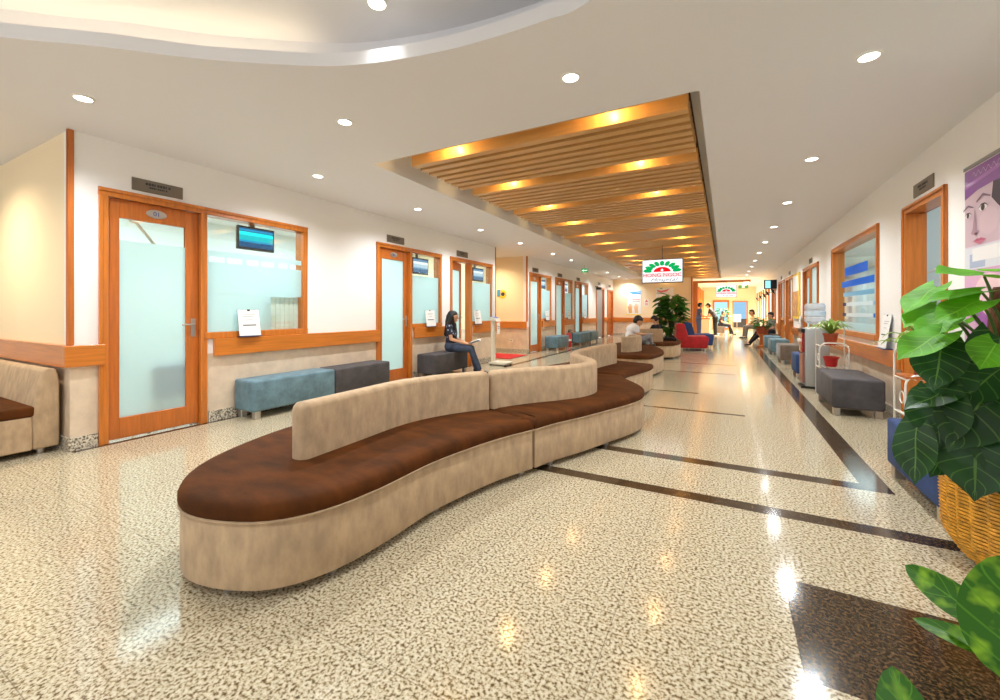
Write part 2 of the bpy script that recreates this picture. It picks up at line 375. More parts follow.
tag(MB().tube([(p.x, p.y, H+0.06) for p in led], 0.014, 6).build('cove_light', M['cove']), 'glowing light strip hidden behind the oval ceiling lip', 'light')
rb = MB(); rr = [(p[0], p[1]) for p in rec]
rb.loops([[(x, y, H) for x, y in rr], [(x, y, H+0.3) for x, y in rr]], 0, False, True)
struct(rb.build('ceiling_recess', M['paint']), 'white sides of the long ceiling recess', 'ceiling')
# slats: groups of seven between the rows of spots
sl = thing('slatted_ceiling', 'long golden timber slat ceiling hung in the recess over the corridor', 'ceiling panel', (0, 0, 0))
y = 3.5; g = 0
while y < 22.0:
    b = MB()
    for k in range(7):
        yy = y+k*0.15
        if yy+0.1 > 22.15: break
        b.box(-2.96-0.012*(yy-3.5), -0.25, yy, yy+0.088, H+0.0, H+0.13)
    b.build('slat_panel', M['slat'], sl, bevel=0)
    y += 1.245; g += 1
b = MB()
for x in (-2.6, -1.6, -0.6): b.box(x, x+0.04, 3.4, 22.0, H+0.131, H+0.16)
b.box(-2.9, -0.25, 3.27, 3.29, H+0.01, H+0.15)
b.build('carrier_rail', M['slat'], sl)
MB().add([(-2.96, 3.29, H+0.215), (-0.25, 3.29, H+0.215), (-0.25, 22.1, H+0.215), (-3.18, 22.1, H+0.215), (-2.96, 3.29, H+0.23), (-0.25, 3.29, H+0.23), (-0.25, 22.1, H+0.23), (-3.18, 22.1, H+0.23)], [(0, 3, 2, 1), (4, 5, 6, 7), (0, 1, 5, 4), (1, 2, 6, 5), (2, 3, 7, 6), (3, 0, 4, 7)]).build('gap_dimming_board', mat('gap_dimming_brown', (86, 56, 30), 0.9), sl)  # added dark board, keeps the slat gaps from catching bounced light
# recessed spots between the slat groups
def downlight(x, y, z, label, group, r=0.05, lens='lamp', watt=0, col=(0.94, 0.975, 1.0), spot=(150, 0.9), size=0.045, name='downlight'):
    t = thing(name, label, 'ceiling light', (x, y, z), 0, group)
    MB().lathe((0, 0, 0), [(r*1.28, 0.0), (r*1.28, -0.006), (r*1.02, -0.009), (r*1.0, -0.002), (r*1.0, 0.0)], 24, cap=False).build('trim_ring', M['white'], t, smooth='auto')
    MB().lathe((0, 0, 0), [(r, -0.003), (r*0.5, -0.005)], 24).build('lens', M[lens], t)
    if watt: lamp('bulb', 'SPOT', (0, 0, -0.03), watt, col, size, t, spot=spot)
    return t
for i in range(15):
    yy = 3.395+1.245*i
    for j, xx in enumerate((-2.4, -0.83)):
        t = thing('slat_spotlight', 'golden spot in the %s gap of the slat ceiling, %s of its pair' % (ORD[i], ('left', 'right')[j]), 'ceiling light', (xx, yy, H+0.14), 0, 'warm spots between the ceiling slats')
        MB().cyl((0, 0, 0), 0.045, 0.04, 0, 0.06, 16).build('housing', M['white'], t)
        MB().cyl((0, 0, 0), 0.038, 0.034, -0.006, 0, 16).build('lens', M['goldlamp'], t)
        lamp('bulb', 'POINT', (0, 0, -0.04), SLAT_W*(1 if i < 8 else 1.2), (1, 0.68, 0.26), 0.03, t)
for i in range(10):
    downlight(0.77+0.006*i, 3.3+1.95*i, H, '%s downlight from the camera in the row along the right wall' % ORD[i], 'downlights over the right side', watt=DOWN_W)
for i, yy in enumerate((1.24, 3.23, 5.0, 6.85, 8.61, 10.65, 12.22, 16.78, 18.96, 20.6)):
    downlight(-4.11-0.015*max(0, i-5), yy, H, '%s downlight from the camera in the row along the left wall' % ORD[i], 'downlights over the left side', watt=DOWN_W)
downlight(-2.74, 2.41, H, 'bright downlight left of the slat ceiling corner, above the near sofa', 'downlights by the slat ceiling', watt=DOWN_W)
downlight(-0.90, 2.66, H, 'bright downlight just in front of the slat ceiling', 'downlights by the slat ceiling', watt=DOWN_W)
downlight(-5.8, 10.0, H, 'downlight inside the left side passage', 'downlights over the left side', watt=DOWN_W*1.2, col=(1, 0.82, 0.55))
downlight(-6.2, 0.6, H, 'warm downlight above the sofa in the left alcove', 'downlights over the left side', watt=DOWN_W*1.2, col=(1, 0.84, 0.6))
downlight(-1.84, 1.86, H+0.3, 'downlight set in the raised oval coffer', 'coffer downlights', watt=DOWN_W*.1, spot=(80, 0.8))
downlight(-1.2, -0.6, H+0.3, 'added fill downlight, unseen in the oval coffer behind the camera', 'coffer downlights', watt=DOWN_W)  # unseen lamp added behind the camera for ambient light
downlight(-2.9, 19.3, H, 'added downlight brightening the poster wall from the left', 'added downlights by the poster wall', watt=DOWN_W*.5, col=(1, 0.85, 0.62))  # lamp added to give the poster wall its cream brightness
for i, (xx, yy) in enumerate(((0.2, 23.4), (0.2, 25.8), (0.2, 28.4))):
    downlight(xx, yy, H, '%s downlight in the far warm corridor' % ORD[i], 'downlights of the far corridor', watt=DOWN_W*9, col=(1, 0.92, 0.74))
t = thing('linear_light', 'bright white strip light on the far corridor ceiling', 'ceiling light', (0.95, 27.2, H-0.03))
MB().box(-0.14, 0.14, -3.2, 3.2, -0.05, 0).build('housing', M['white'], t); MB().box(-0.12, 0.12, -3.15, 3.15, -0.056, -0.05).build('diffuser', M['linear'], t)
# cool ceiling panels of the rooms behind the glass
for n, (xx, yy, lx, ly) in enumerate(((-6.5, 2.6, 1.6, 1.6), (-6.5, 5.0, 1.6, 1.6), (-6.5, 7.4, 1.6, 1.6), (-6.5, 12.0, 1.6, 1.8), (-6.5, 15.5, 1.6, 1.8), (-6.5, 19.0, 1.6, 1.8), (3.1, 5.0, 1.2, 1.2), (3.1, 8.2, 1.4, 2.0), (3.1, 12.0, 1.4, 2.0), (3.1, 16.0, 1.4, 2.0), (3.1, 20.0, 1.4, 2.0))):
    t = thing('panel_light', 'white ceiling panel light in %s' % ('the %s room behind the left glass fronts' % ORD[n] if n < 6 else 'the %s room behind the right wall' % ORD[n-6]), 'ceiling light', (xx, yy, H))
    MB().box(-lx/2, lx/2, -ly/2, ly/2, -0.03, 0).build('frame', M['white'], t)
    lamp('bulb', 'AREA', (0, 0, -0.04), ROOM_W*(1 if n < 6 else (0.3 if n == 6 else 0.7)), (0.86, 0.97, 1.0), lx*0.92, t, sy=ly*0.92)
# ------------------------------------------------------------------ skirting, rails, corner trims
def bx(name, dims, m, label=None, bev=0.0, kind=True):
    b = MB()
    for d in dims: b.box(*d)
    o = b.build(name, M[m], bevel=bev); return struct(o, label) if kind else o
bx('baseboard_left', [(XL, XL+0.012, a, b, 0, 0.115) for a, b in ((1.4, 1.58), (3.69, 4.95), (6.69, 6.99), (8.73, 8.91), (10.74, 10.88), (12.59, 12.95), (14.68, 14.97), (16.7, 17.9), (19.26, 19.8))]+[(XL, XL+0.012, d[2]+.05, d[1], 0, 0.115) for d in LD if d[2]]+[(XL-0.12, XL+0.012, 1.388, 1.4, 0, 0.115), (-7.98, XL-0.12, 1.388, 1.4, 0, 0.115), (-7.98, XL, 10.728, 10.74, 0, 0.115)], 'gran_base')
bx('baseboard_right', [(XR-0.012, XR, a, b, 0, 0.1) for a, b in ((-3.4, 5.0), (6.05, 10.65), (12.55, 14.28), (15.85, 16.27), (17.95, 18.87), (20.35, 30.9))], 'gran_base')
bx('baseboard_far', [(-4.9, -1.33, 20.988, 21.0, 0, 0.1), (-1.4, XR, 30.988, 31.0, 0, 0.1)], 'gran_base')
TR = 0
def rail(dims, lab=None, m='wood_h'):
    global TR; TR += 1
    return bx('trim_%d' % TR, dims, m, lab, 0.006)
rail([(XL-0.02, XL+0.045, 1.355, 1.62, 0.72, 0.905), (-7.98, XL-0.02, 1.355, 1.4, 0.72, 0.905)], 'orange wood chair rail wrapping the left alcove corner')
rail([(XL, XL+0.05, 2.53, 5.0, 0.71, 0.9)], 'orange wood chair rail under the near left window')
rail([(XL, XL+0.05, 5.86, 6.97, 0.71, 0.9)], 'orange wood rail behind the seated woman')
rail([(XL, XL+0.05, 7.86, 8.95, 0.71, 0.9), (-7.98, XL, 10.69, 10.74, 0.71, 0.9)], 'orange wood rail at the side passage')
rail([(XL, XL+0.05, 11.8, 12.93, 0.71, 0.9)]); rail([(XL, XL+0.05, 13.9, 14.95, 0.71, 0.9)]); rail([(XL, XL+0.05, 15.88, 17.9, 0.71, 0.9)]); rail([(XL, XL+0.05, 19.26, 19.8, 0.71, 0.9)])
rail([(-4.9, -1.3, 20.94, 21.0, 0.66, 0.88)], 'orange wood rail across the poster wall')
rail([(XR-0.05, XR, 6.04, 10.66, 0.56, 0.75)], 'orange wood rail under the right window')
rail([(XR-0.05, XR, 12.55, 14.28, 0.56, 0.75)]); rail([(XR-0.05, XR, 15.85, 16.27, 0.56, 0.75)]); rail([(XR-0.05, XR, 17.93, 18.87, 0.56, 0.75)]); rail([(XR-0.05, XR, 20.33, 30.9, 0.62, 0.8)])
rail([(XL-0.005, XL+0.012, 1.385, 1.425, 0.905, H), (XL-0.04, XL-0.005, 1.385, 1.4, 0.905, H)], 'wood corner strip at the near left corner', 'wood_red')
rail([(XL-0.01, XL+0.012, 8.885, 8.92, 0.9, H)], 'thin wood corner strip before the side passage', 'wood_red')
rail([(XL-0.02, XL+0.02, 10.715, 10.775, 0.9, H)], 'wood corner strip after the side passage', 'wood_red')
rail([(-1.37, -1.31, 20.97, 21.16, 0.0, H)], 'dark wood end strip of the poster wall', 'wood_red')
for i, yy in enumerate((21.6, 23.2, 24.8, 26.4, 28.0, 29.6)): rail([(-1.33, -1.12 if i == 0 else -1.2, yy, yy+0.28, 0, 2.5)], None, 'wood_v')
rail([(-1.33, 1.0, 21.6, 21.75, 2.5, 2.6)], 'orange wood header over the far corridor')
for i, yy in enumerate((21.4, 22.9, 24.3, 25.8, 27.2, 28.8)): rail([(XR-0.06, XR, yy, yy+0.3, 0.8, 2.25)], None, 'wood_v')
# ------------------------------------------------------------------ door and window fronts (local: y along the wall, +x towards the corridor)
DN = [0]
def glazed_front(x, y0, rz, W, yc, zt=2.31, number=None, swing=0.0, sill=0.9, clear_z=9, label=None, plain=False, wv='wood_v', film_sq=False, zg=0.97):
    """door leaf from 0 to yc, window from yc to W"""
    DN[0] += 1; t = struct(thing('door_%d' % DN[0], label or 'orange wood framed glazed door with side window', 'door', (x, y0, 0), rz))
    c = 0.07; fr = MB()
    for a, b in ((0, c), (yc-0.032, yc+0.032), (W-c, W)):
        zb = 0 if a < W-c-0.01 else sill
        fr.box(-0.13, 0.022, a, b, zb, zt-c)
        fr.box(0.022, 0.032, a+(0.0 if a else 0.0), a+0.03, zb, zt-c)
    fr.box(-0.13, 0.022, 0, W, zt-c, zt); fr.box(0.022, 0.034, 0, W, zt-0.03, zt)
    fr.box(-0.13, 0.03, yc, W, sill, sill+c)
    fr.build('frame', M[wv], t, bevel=0.004, seg=1)
    # leaf
    lw = yc-0.032-c; lf = bpy.data.objects.new('door_leaf', None)
    hinge = (-0.045, c+0.004, 0)
    b = MB(); s_ = 0.085; z0, z1 = 0.018, zt-c-0.004; w_ = lw-0.008
    b.box(-0.02, 0.02, 0, s_, z0, z1); b.box(-0.02, 0.02, w_-s_-0.03, w_, z0, z1); b.box(-0.02, 0.02, s_, w_-s_-0.03, z1-0.17, z1); b.box(-0.02, 0.02, s_, w_-s_-0.03, z0, z0+0.19)
    leaf = b.build('door_leaf', M['wood_red'], t, bevel=0.004, seg=1); bpy.data.objects.remove(lf)
    leaf.location = hinge; leaf.rotation_euler = (0, 0, swing)
    gy0, gy1, gz0, gz1 = s_, w_-s_-0.03, z0+0.19, z1-0.17
    if film_sq:
        MB().box(-0.004, 0.004, gy0, gy1, clear_z, gz1).build('clear_glass_strip', M['glass'], leaf)
        MB().box(-0.004, 0.004, gy0, gy1, gz0, clear_z).build('frosted_panel', M['frost'], leaf)
    else:
        MB().box(-0.004, 0.004, gy0, gy1, gz0, gz1).build('frosted_panel', M['frost'], leaf)
    hd = MB(); hy = w_-0.05
    hd.box(0.02, 0.026, hy-0.022, hy+0.022, 0.93, 1.12); hd.tube([(0.02, hy, 1.06), (0.06, hy, 1.06), (0.066, hy-0.02, 1.06), (0.066, hy-0.12, 1.06)], 0.009, 8); hd.cyl((0.03, hy, 0.97), 0.008, 0.008, -0.008, 0.008, 10)
    hd.build('handle', M['steel'], leaf, smooth='auto')
    if number is not None:
        n = MB(); n.loops([[(0.02+dx, w_/2+0.085*f*math.cos(2*PI*k/28), z1-0.085+0.042*f*math.sin(2*PI*k/28)) for k in range(28)] for dx, f in ((0, 1), (0.006, 1), (0.008, 0.9))], 0)
        pl = n.build('number_plate', M['steel'], leaf, smooth='auto')
        if number:
            tx = text_mesh('number', number, 0.06, mat('blue_numerals', (30, 84, 170), 0.5), leaf); tx.rotation_euler = (PI/2, 0, PI/2); tx.location = (0.0295, w_/2, z1-0.085)
    # side window
    if film_sq:
        wp = MB().box(-0.02, -0.014, yc+0.032, W-c, zg, zt-c).build('window_pane', M['glass'], t)
        f = MB(); ya, yb = yc+0.034, W-c-0.002; fx0, fx1 = -0.013, -0.0115; zt_ = clear_z
        f.box(fx0, fx1, ya, yb, 1.80, zt_); zs0, zs1 = 1.735, 1.80; n = 6; pw = (yb-ya)/n
        for k in range(n):
            f.box(fx0, fx1, ya+k*pw, ya+k*pw+(0.03, 0.02, 0.05, 0.03, 0.06, 0.03)[k], zs0, zs1)
        cut = yb-0.42
        f.box(fx0, fx1, ya, yb, 1.38, zs0); f.box(fx0, fx1, ya, cut, zg, 1.38); f.build('frosted_film', M['frost'], wp)
    elif clear_z < 2.2:
        wp = MB().box(-0.02, -0.014, yc+0.032, W-c, zg, zt-c).build('window_pane', M['glass'], t)
        MB().box(-0.013, -0.0115, yc+0.034, W-c-0.002, zg, clear_z).build('frosted_film', M['frost'], wp)
    else:
        MB().box(-0.02, -0.014, yc+0.032, W-c, zg, zt-c).build('window_pane', M['frost'], t)
    return t
def plaque(x, y, z, w_, h_, rz, label):
    t = thing('door_sign', label, 'sign', (x, y, z), rz, 'grey plaques above the doors')
    MB().box(0, 0.012, -w_/2, w_/2, -h_/2, h_/2).build('plate', M['plaque'], t, bevel=0.003, seg=1)
    b = MB()
    for zz, ww, hh in ((0.02, 0.5, 0.012), (-0.012, 0.36, 0.008)):
        n = 9; yy = -w_*ww/2
        for k in range(n):
            l = w_*ww/n*(0.82 if k % 4 != 3 else 0.45); b.box(0.012, 0.0128, yy, yy+l, zz-hh, zz+hh); yy += w_*ww/n
    b.build('lettering', M['ink'], t); return t
names = ['01', '02', '']
doorlab = ['glazed door with number 01 and wide side window, nearest on the left wall', 'second glazed door on the left wall, between blue and grey benches', 'half open glazed door behind the seated woman', 'first glazed door beyond the left side passage', 'glazed door beside the red fire extinguisher', 'glazed door behind the far grey-blue benches']
for i, d in enumerate(LD[:6]):
    glazed_front(XL, d[0], 0, d[1]-d[0], d[2]-d[0], number=(names[i] if i < 2 else ('' if i > 2 else None)), swing=(0.27 if i == 2 else 0.0), clear_z=(1.86 if i == 0 else 1.84), film_sq=(i == 0), label=doorlab[i])
    zz = 2.405
    plaque(XL, d[0]+0.45, zz, 0.42, 0.12, 0, 'grey metal plaque above the %s' % ('door with number 01', 'second left door', 'half open door behind the woman', 'first door past the side passage', 'door by the fire extinguisher', 'sixth left door')[i])
for i, (a, b_, zt) in enumerate(((17.9, 19.26, 2.26), (19.8, 20.95, 2.22))):
    DN[0] += 1; t = struct(thing('door_%d' % DN[0], ('grey open doorway near the far end of the left wall', 'dark wood louvred door at the end of the left wall')[i], 'door', (XL, a, 0)))
    W = b_-a; MB().box(-0.13, 0.03, 0, 0.07, 0, zt-0.07).box(-0.13, 0.03, W-0.07, W, 0, zt-0.07).box(-0.13, 0.03, 0, W, zt-0.07, zt).build('frame', M['wood_red'], t, bevel=0.004, seg=1)
    bb = MB()
    if i == 0: bb.box(-0.1, -0.06, 0.07, W-0.07, 0.02, zt-0.07)
    else:
        bb.box(-0.08, -0.06, 0.07, W-0.07, 0.02, zt-0.07)
        for k in range(9): bb.box(-0.06, -0.03, 0.12, W-0.12, 0.2+k*0.21, 0.33+k*0.21)
    bb.build('door_leaf', M['grey' if i == 0 else 'wood_red'], t)
    plaque(XL, a+0.5, 2.4, 0.42, 0.12, 0, 'grey plaque above the %s' % ('grey doorway on the left', 'louvred door at the far left')[i])
# right wall fronts
def opening_frame(name, label, y0, y1, z0, zt, deep=0.15, cat='door', glazed=False):
    t = struct(thing(name, label, cat, (XR, y0, 0))); W = y1-y0; c = 0.075; b = MB()
    b.box(-0.022, deep, 0, c, z0, zt-c); b.box(-0.022, deep, W-c, W, z0, zt-c); b.box(-0.022, deep, 0, W, zt-c, zt)
    b.box(-0.032, -0.022, 0, 0.03, z0, zt-0.03); b.box(-0.032, -0.022, W-0.03, W, z0, zt-0.03); b.box(-0.032, -0.022, 0, W, zt-0.03, zt)
    if z0 > 0: b.box(-0.03, deep, c, W-c, z0, z0+c)
    b.build('window_frame' if z0 > 0 else 'door_frame', M['wood_v'], t, bevel=0.004, seg=1); return t, W, c
opening_frame('door_%d' % (DN[0]+1), 'open wood framed doorway on the right wall behind the plant', 5.03, 6.01, 0, 2.3); DN[0] += 1
plaque(XR, 5.52, 2.41, 0.46, 0.13, PI, 'grey metal plaque above the open doorway on the right')
t, W, c = opening_frame('window_1', 'wide wood framed window with blue stripes on the right wall', 6.85, 9.41, 0.82, 2.3, cat='window')
MB().box(0.06, 0.066, c, W-c, 0.82+c, 2.3-c).build('window_pane', M['glass'], t)
MS = {k: frosted('film_'+k, c_) for k, c_ in (('blue', (62, 150, 232)), ('light', (168, 212, 232)), ('white', (238, 244, 246)), ('navy', (60, 84, 130)))}
for zz, h_, ya, yb, k in ((1.84, 0.14, 0.75, 2.0, 'blue'), (1.64, 0.1, 0.45, 2.2, 'blue'), (1.47, 0.07, 0.45, 2.1, 'light'), (1.31, 0.055, 0.5, 1.9, 'white'), (1.31, 0.055, 1.95, 2.15, 'navy'), (1.31, 0.055, 0.35, 0.48, 'light'), (1.14, 0.055, 0.5, 1.9, 'white'), (1.14, 0.055, 1.95, 2.15, 'navy'), (1.14, 0.055, 0.35, 0.48, 'blue')):
    MB().box(0.0565, 0.0595, ya, yb, zz-h_/2, zz+h_/2).build('film_stripe', MS[k], t)
MB().box(0.0568, 0.0592, c, W-c, 0.9, 1.02).build('film_stripe', M['frost'], t)
for i, (a, b_) in enumerate(((10.67, 12.53), (14.29, 15.84), (16.28, 17.92), (18.88, 20.32))):
    glazed_front(XR, b_, PI, b_-a, (b_-a)*0.52, zt=2.22, label=('glazed wood door beside the water dispenser', 'glazed wood door beyond the yellow wall sign', 'third glazed door along the far right wall', 'fourth glazed door along the far right wall')[i], wv='wood_v')
    plaque(XR, (a+b_)/2, 2.33, 0.36, 0.11, PI, 'grey plaque above the %s right-hand glazed door' % ORD[i])
# far end door and glazed opening
DN[0] += 1; t = struct(thing('door_%d' % DN[0], 'wood framed glass door at the end of the far corridor', 'door', (-0.72, 30.98, 0)))
MB().box(0, 0.1, -0.05, 0, 0, 1.9).box(0.85, 0.95, -0.05, 0, 0, 1.9).box(0.1, 0.85, -0.05, 0, 1.78, 1.9).box(0.1, 0.85, -0.05, 0, 0, 0.1).build('frame', M['wood_red'], t)
MB().box(0.1, 0.85, -0.03, -0.01, 0.1, 1.78).build('glass_panel', emit('daylit_glass', (170, 222, 236), 1.0), t)
t = struct(thing('window_2', 'gold framed bluish window at the end of the far corridor', 'window', (0.42, 30.98, 0)))
MB().box(0, 0.07, -0.05, 0, 0.15, 1.85).box(0.78, 0.85, -0.05, 0, 0.15, 1.85).box(0.07, 0.78, -0.05, 0, 1.78, 1.85).build('window_frame', M['wood_v'], t)
MB().box(0.07, 0.78, -0.03, -0.01, 0.7, 1.78).build('window_pane', emit('daylit_pane', (150, 194, 224), 0.9), t)
MB().box(0.07, 0.78, -0.03, -0.01, 0.15, 0.7).build('lower_panel', M['ink'], t)
# room contents glimpsed behind the glass
def arch(x, y, z):
    t = thing('white_arch_rack', 'white arched metal rack inside the open right doorway', 'rack', (x, y, z))
    for k, dx in enumerate((0.0, 0.28)):
        MB().tube([(dx-0.1, 0, 0), (dx-0.1, 0, 1.0), (dx-0.07, 0, 1.1), (dx, 0, 1.14), (dx+0.07, 0, 1.1), (dx+0.1, 0, 1.0), (dx+0.1, 0, 0)], 0.014, 8).build('arch_tube', M['white'], t, smooth=True)
    for zz in (0.35, 0.75): MB().box(-0.1, 0.38, -0.02, 0.02, zz, zz+0.03).build('cross_bar', M['white'], t)
arch(1.955, 6.05, 0.5)
t = thing('white_cabinet', 'white cabinet supporting the arched rack behind the right doorway', 'cabinet', (2.22, 6.0, 0))
MB().box(-0.35, 0.5, -0.18, 0.18, 0, 0.5).build('body', M['white'], t); MB().box(-0.33, 0.48, -0.19, -0.18, 0.03, 0.47).build('door', M['paper'], t)
t = thing('louvred_panel', 'cream vertical slat panel behind the near left window', 'panel', (XL-0.08, 3.16, 0.97))
b = MB(); b.box(-0.003, 0, -0.06, 0.46, 0.0, 0.41)
for k in range(8): b.box(0, 0.014, -0.05+k*0.063, -0.05+k*0.063+0.045, 0.0, 0.40)
b.build('slats', mat('cream_slats', (250, 246, 232), 0.6), t)
t = thing('lamp_arm', 'white jointed lamp arm seen above the frosted glass of door 01', 'lamp', (XL-0.45, 1.98, 1.84))
MB().tube([(0, 0, 0.5), (0, 0, 0.28), (0, 0.05, 0.27), (0, 0.24, 0.02)], 0.016, 8).build('arm', M['white'], t, smooth=True); MB().caps((0, 0, 0.9), (0, 0, 0.5), 0.02, 0.02).build('rod', M['white'], t)
t = thing('blue_chair_blocker', 'blue chair form added behind the frosted glass of door 01 to darken it', 'chair', (XL-0.285, 2.2, 0), PI)  # added form, its back close to the glass to block light as a blue blur
MB().box(-0.2, 0.2, -0.2, 0.2, 0.34, 0.42).build('seat', M['blue'], t, bevel=0.03); MB().box(-0.22, -0.15, -0.2, 0.2, 0.3, 0.68).build('backrest', M['blue'], t, bevel=0.03)
for sx in (-0.17, 0.17):
    for sy in (-0.17, 0.2): MB().cyl((sx, sy, 0), 0.014, 0.014, 0, 0.34, 8).build('leg', M['steel'], t)
# monitors hung behind the side windows
def screen_mat(name, top, mid, low):
    m = bpy.data.materials.new(name); m.use_nodes = True; nt = m.node_tree; nt.nodes.clear()
    tc = nt.nodes.new('ShaderNodeTexCoord'); sp = nt.nodes.new('ShaderNodeSeparateXYZ'); nt.links.new(tc.outputs['Generated'], sp.inputs[0])
    cr = nt.nodes.new('ShaderNodeValToRGB'); cr.color_ramp.interpolation = 'CONSTANT'; el = cr.color_ramp.elements
    for p, c_ in ((0.0, low), (0.1, low), (0.26, mid), (0.36, top), (0.62, tuple(min(255, x*1.25+10) for x in top)), (0.8, low), (0.84, mid), (0.93, low)):
        e = el[0] if p == 0 else el.new(p); e.position = p; e.color = s2l(c_)
    nt.links.new(sp.outputs[2], cr.inputs[0]); e = nt.nodes.new('ShaderNodeEmission'); e.inputs[1].default_value = 1.0; o = nt.nodes.new('ShaderNodeOutputMaterial')
    nt.links.new(cr.outputs[0], e.inputs[0]); nt.links.new(e.outputs[0], o.inputs[0]); return m
SM1 = screen_mat('teal_screen', (10, 200, 208), (40, 160, 210), (14, 84, 130)); SM2 = screen_mat('pale_screen', (196, 216, 228), (120, 160, 190), (90, 120, 150))
def monitor(x, y, z, w_, h_, m, label):
    t = thing('monitor', label, 'monitor', (x, y, z), 0, 'queue monitors behind the door windows')
    MB().box(-0.04, 0, -w_/2, w_/2, -h_/2, h_/2).build('casing', M['black'], t, bevel=0.006)
    MB().box(0, 0.002, -w_/2+0.02, w_/2-0.02, -h_/2+0.03, h_/2-0.02).build('screen', m, t)
    MB().box(-0.12, -0.04, -0.03, 0.03, -0.03, 0.03).box(-0.12, -0.09, -0.03, 0.03, -0.03, 2.745-z).build('bracket', M['grey'], t)
monitor(XL-0.058, 3.05, 2.065, 0.45, 0.275, SM1, 'black monitor with teal screen at the top of the near left window')
monitor(XL-0.058, 6.14, 2.03, 0.46, 0.30, SM2, 'pale screened monitor in the second left window')
monitor(XL-0.058, 8.2, 2.03, 0.46, 0.30, SM2, 'pale screened monitor in the window past the seated woman')
monitor(XL-0.058, 12.05, 2.03, 0.42, 0.28, SM2, 'pale monitor in the first window beyond the side passage')
monitor(XL-0.058, 14.15, 2.03, 0.42, 0.28, SM2, 'monitor in the window beside the fire extinguisher door')
# ------------------------------------------------------------------ serpentine sofas
def densify(R):
    s = [0]
    for i in range(1, len(R)): s.append(s[-1]+(R[i]-R[i-1]).length)
    T = s[-1]; ts = sorted({0, .004, .012, .024, .04, .055, T, T-.004, T-.012, T-.024, T-.04, T-.055} | {q for q in s if .07 < q < T-.07}); out = []
    for t in ts:
        i = max(k for k in range(len(s)) if s[k] <= t+1e-9); i = min(i, len(R)-2); f = (t-s[i])/(s[i+1]-s[i]); out.append(R[i].lerp(R[i+1], f))
    return out
def sofa_module(label, outline, ribbon, ends=(True, True), feet=None, group='serpentine sofa units', th=0.118, top=0.708, out_n=4):
    """outline: closed control points (corners given as doubled points keep sharp); ribbon: right-hand face of the backrest"""
    cx = sum(p[0] for p in outline)/len(outline); cy = sum(p[1] for p in outline)/len(outline)
    t = thing('sofa', label, 'sofa', (cx, cy, 0), 0, group)
    # break the outline into smooth runs at doubled points
    P = [(p[0]-cx, p[1]-cy) for p in outline]; N = len(P)
    cut = [i for i in range(N) if P[i] == P[(i+1) % N]]
    if cut:
        P = P[cut[0]+1:]+P[:cut[0]+1]; runs = []; cur = []
        for p in P:
            if cur and p == cur[-1]: runs.append(cur); cur = [p]
            else: cur.append(p)
        runs.append(cur)
        if len(runs) > 1 and runs[-1][-1] != runs[0][0]: runs[-1].append(runs[0][0])
        poly = []
        for r in runs: poly += [(q.x, q.y) for q in crom(r, out_n)][:-1]
    else: poly = [(q.x, q.y) for q in crom(P, out_n, True)]
    pl = []
    for p in poly:
        if not pl or (Vector(p)-Vector(pl[-1])).length > 0.004: pl.append(p)
    poly = ccw(pl)
    slab(poly, [(-0.016, 0.042), (-0.007, 0.045), (-0.004, 0.055), (-0.006, 0.318), (-0.012, 0.328)]).build('base', M['beige'], t, smooth='auto')
    slab(poly, [(-0.014, 0.328), (-0.002, 0.331), (0.004, 0.345), (0.004, 0.372), (-0.006, 0.392), (-0.024, 0.404), (-0.06, 0.41)]).build('seat_cushion', M['brown'], t, smooth='auto')
    pp = slab(poly, [(-0.004, 0.322), (0.006, 0.326), (0.006, 0.331), (-0.004, 0.334)]); pp.build('piping', M['beige'], t, smooth='auto')
    # backrest
    if ribbon:
        R = [Vector((q.x-cx, q.y-cy)) for q in crom([(p[0], p[1]) for p in ribbon], 5)]
        R = densify(R)
        L = []
        for i, q in enumerate(R):
            d = (R[min(i+1, len(R)-1)]-R[max(i-1, 0)]).normalized(); L.append(q+Vector((-d.y, d.x))*th)
        n = len(R); mbk = MB(); s = [0]
        for i in range(1, n): s.append(s[-1]+(R[i]-R[i-1]).length)
        prof = [(0.0, 0.40, 0), (0.0, top-0.03, 0), (0.004, top-0.016, 1), (0.018, top-0.004, 1), (0.035, top, 1)]
        rings = []
        for i in range(n):
            e = min(s[i] if ends[0] else 9, (s[-1]-s[i]) if ends[1] else 9); rc = 0.05
            drop = rc-math.sqrt(max(0, rc*rc-(rc-min(e, rc))**2)); e2 = min(e, .05); pin = .05-math.sqrt(max(0, .0025-(.05-e2)**2))
            d = (L[i]-R[i]).normalized(); ring = []
            for o, z, c in prof: q = R[i]+d*min(th*.49, o+pin); ring.append((q.x, q.y, z-drop*(1 if z > 0.5 else 0)))
            for o, z, c in prof[::-1]: q = L[i]-d*min(th*.49, o+pin); ring.append((q.x, q.y, z-drop*(1 if z > 0.5 else 0)))
            rings.append(ring)
        mbk.loops(rings, 0, True, True); mbk.build('backrest', M['beige'], t, smooth='auto')
    ft = feet or [i for i in range(0, len(poly), max(1, len(poly)//7))]
    inn = offset(poly, -0.07)
    for i in ft[:8]:
        p = inn[i % len(inn)]
        MB().cyl((p.x, p.y, 0), 0.022, 0.026, 0, 0.05, 14).build('foot', M['steel'], t, smooth='auto')
    return t
RS, LS, RN, LN = (-1.235, 2.81), (-2.40, 3.19), (-1.125, 5.30), (-2.33, 5.33)
RS2, LS2 = (-1.228, 2.822), (-2.395, 3.203); RN2, LN2 = (-1.124, 5.313), (-2.331, 5.343)
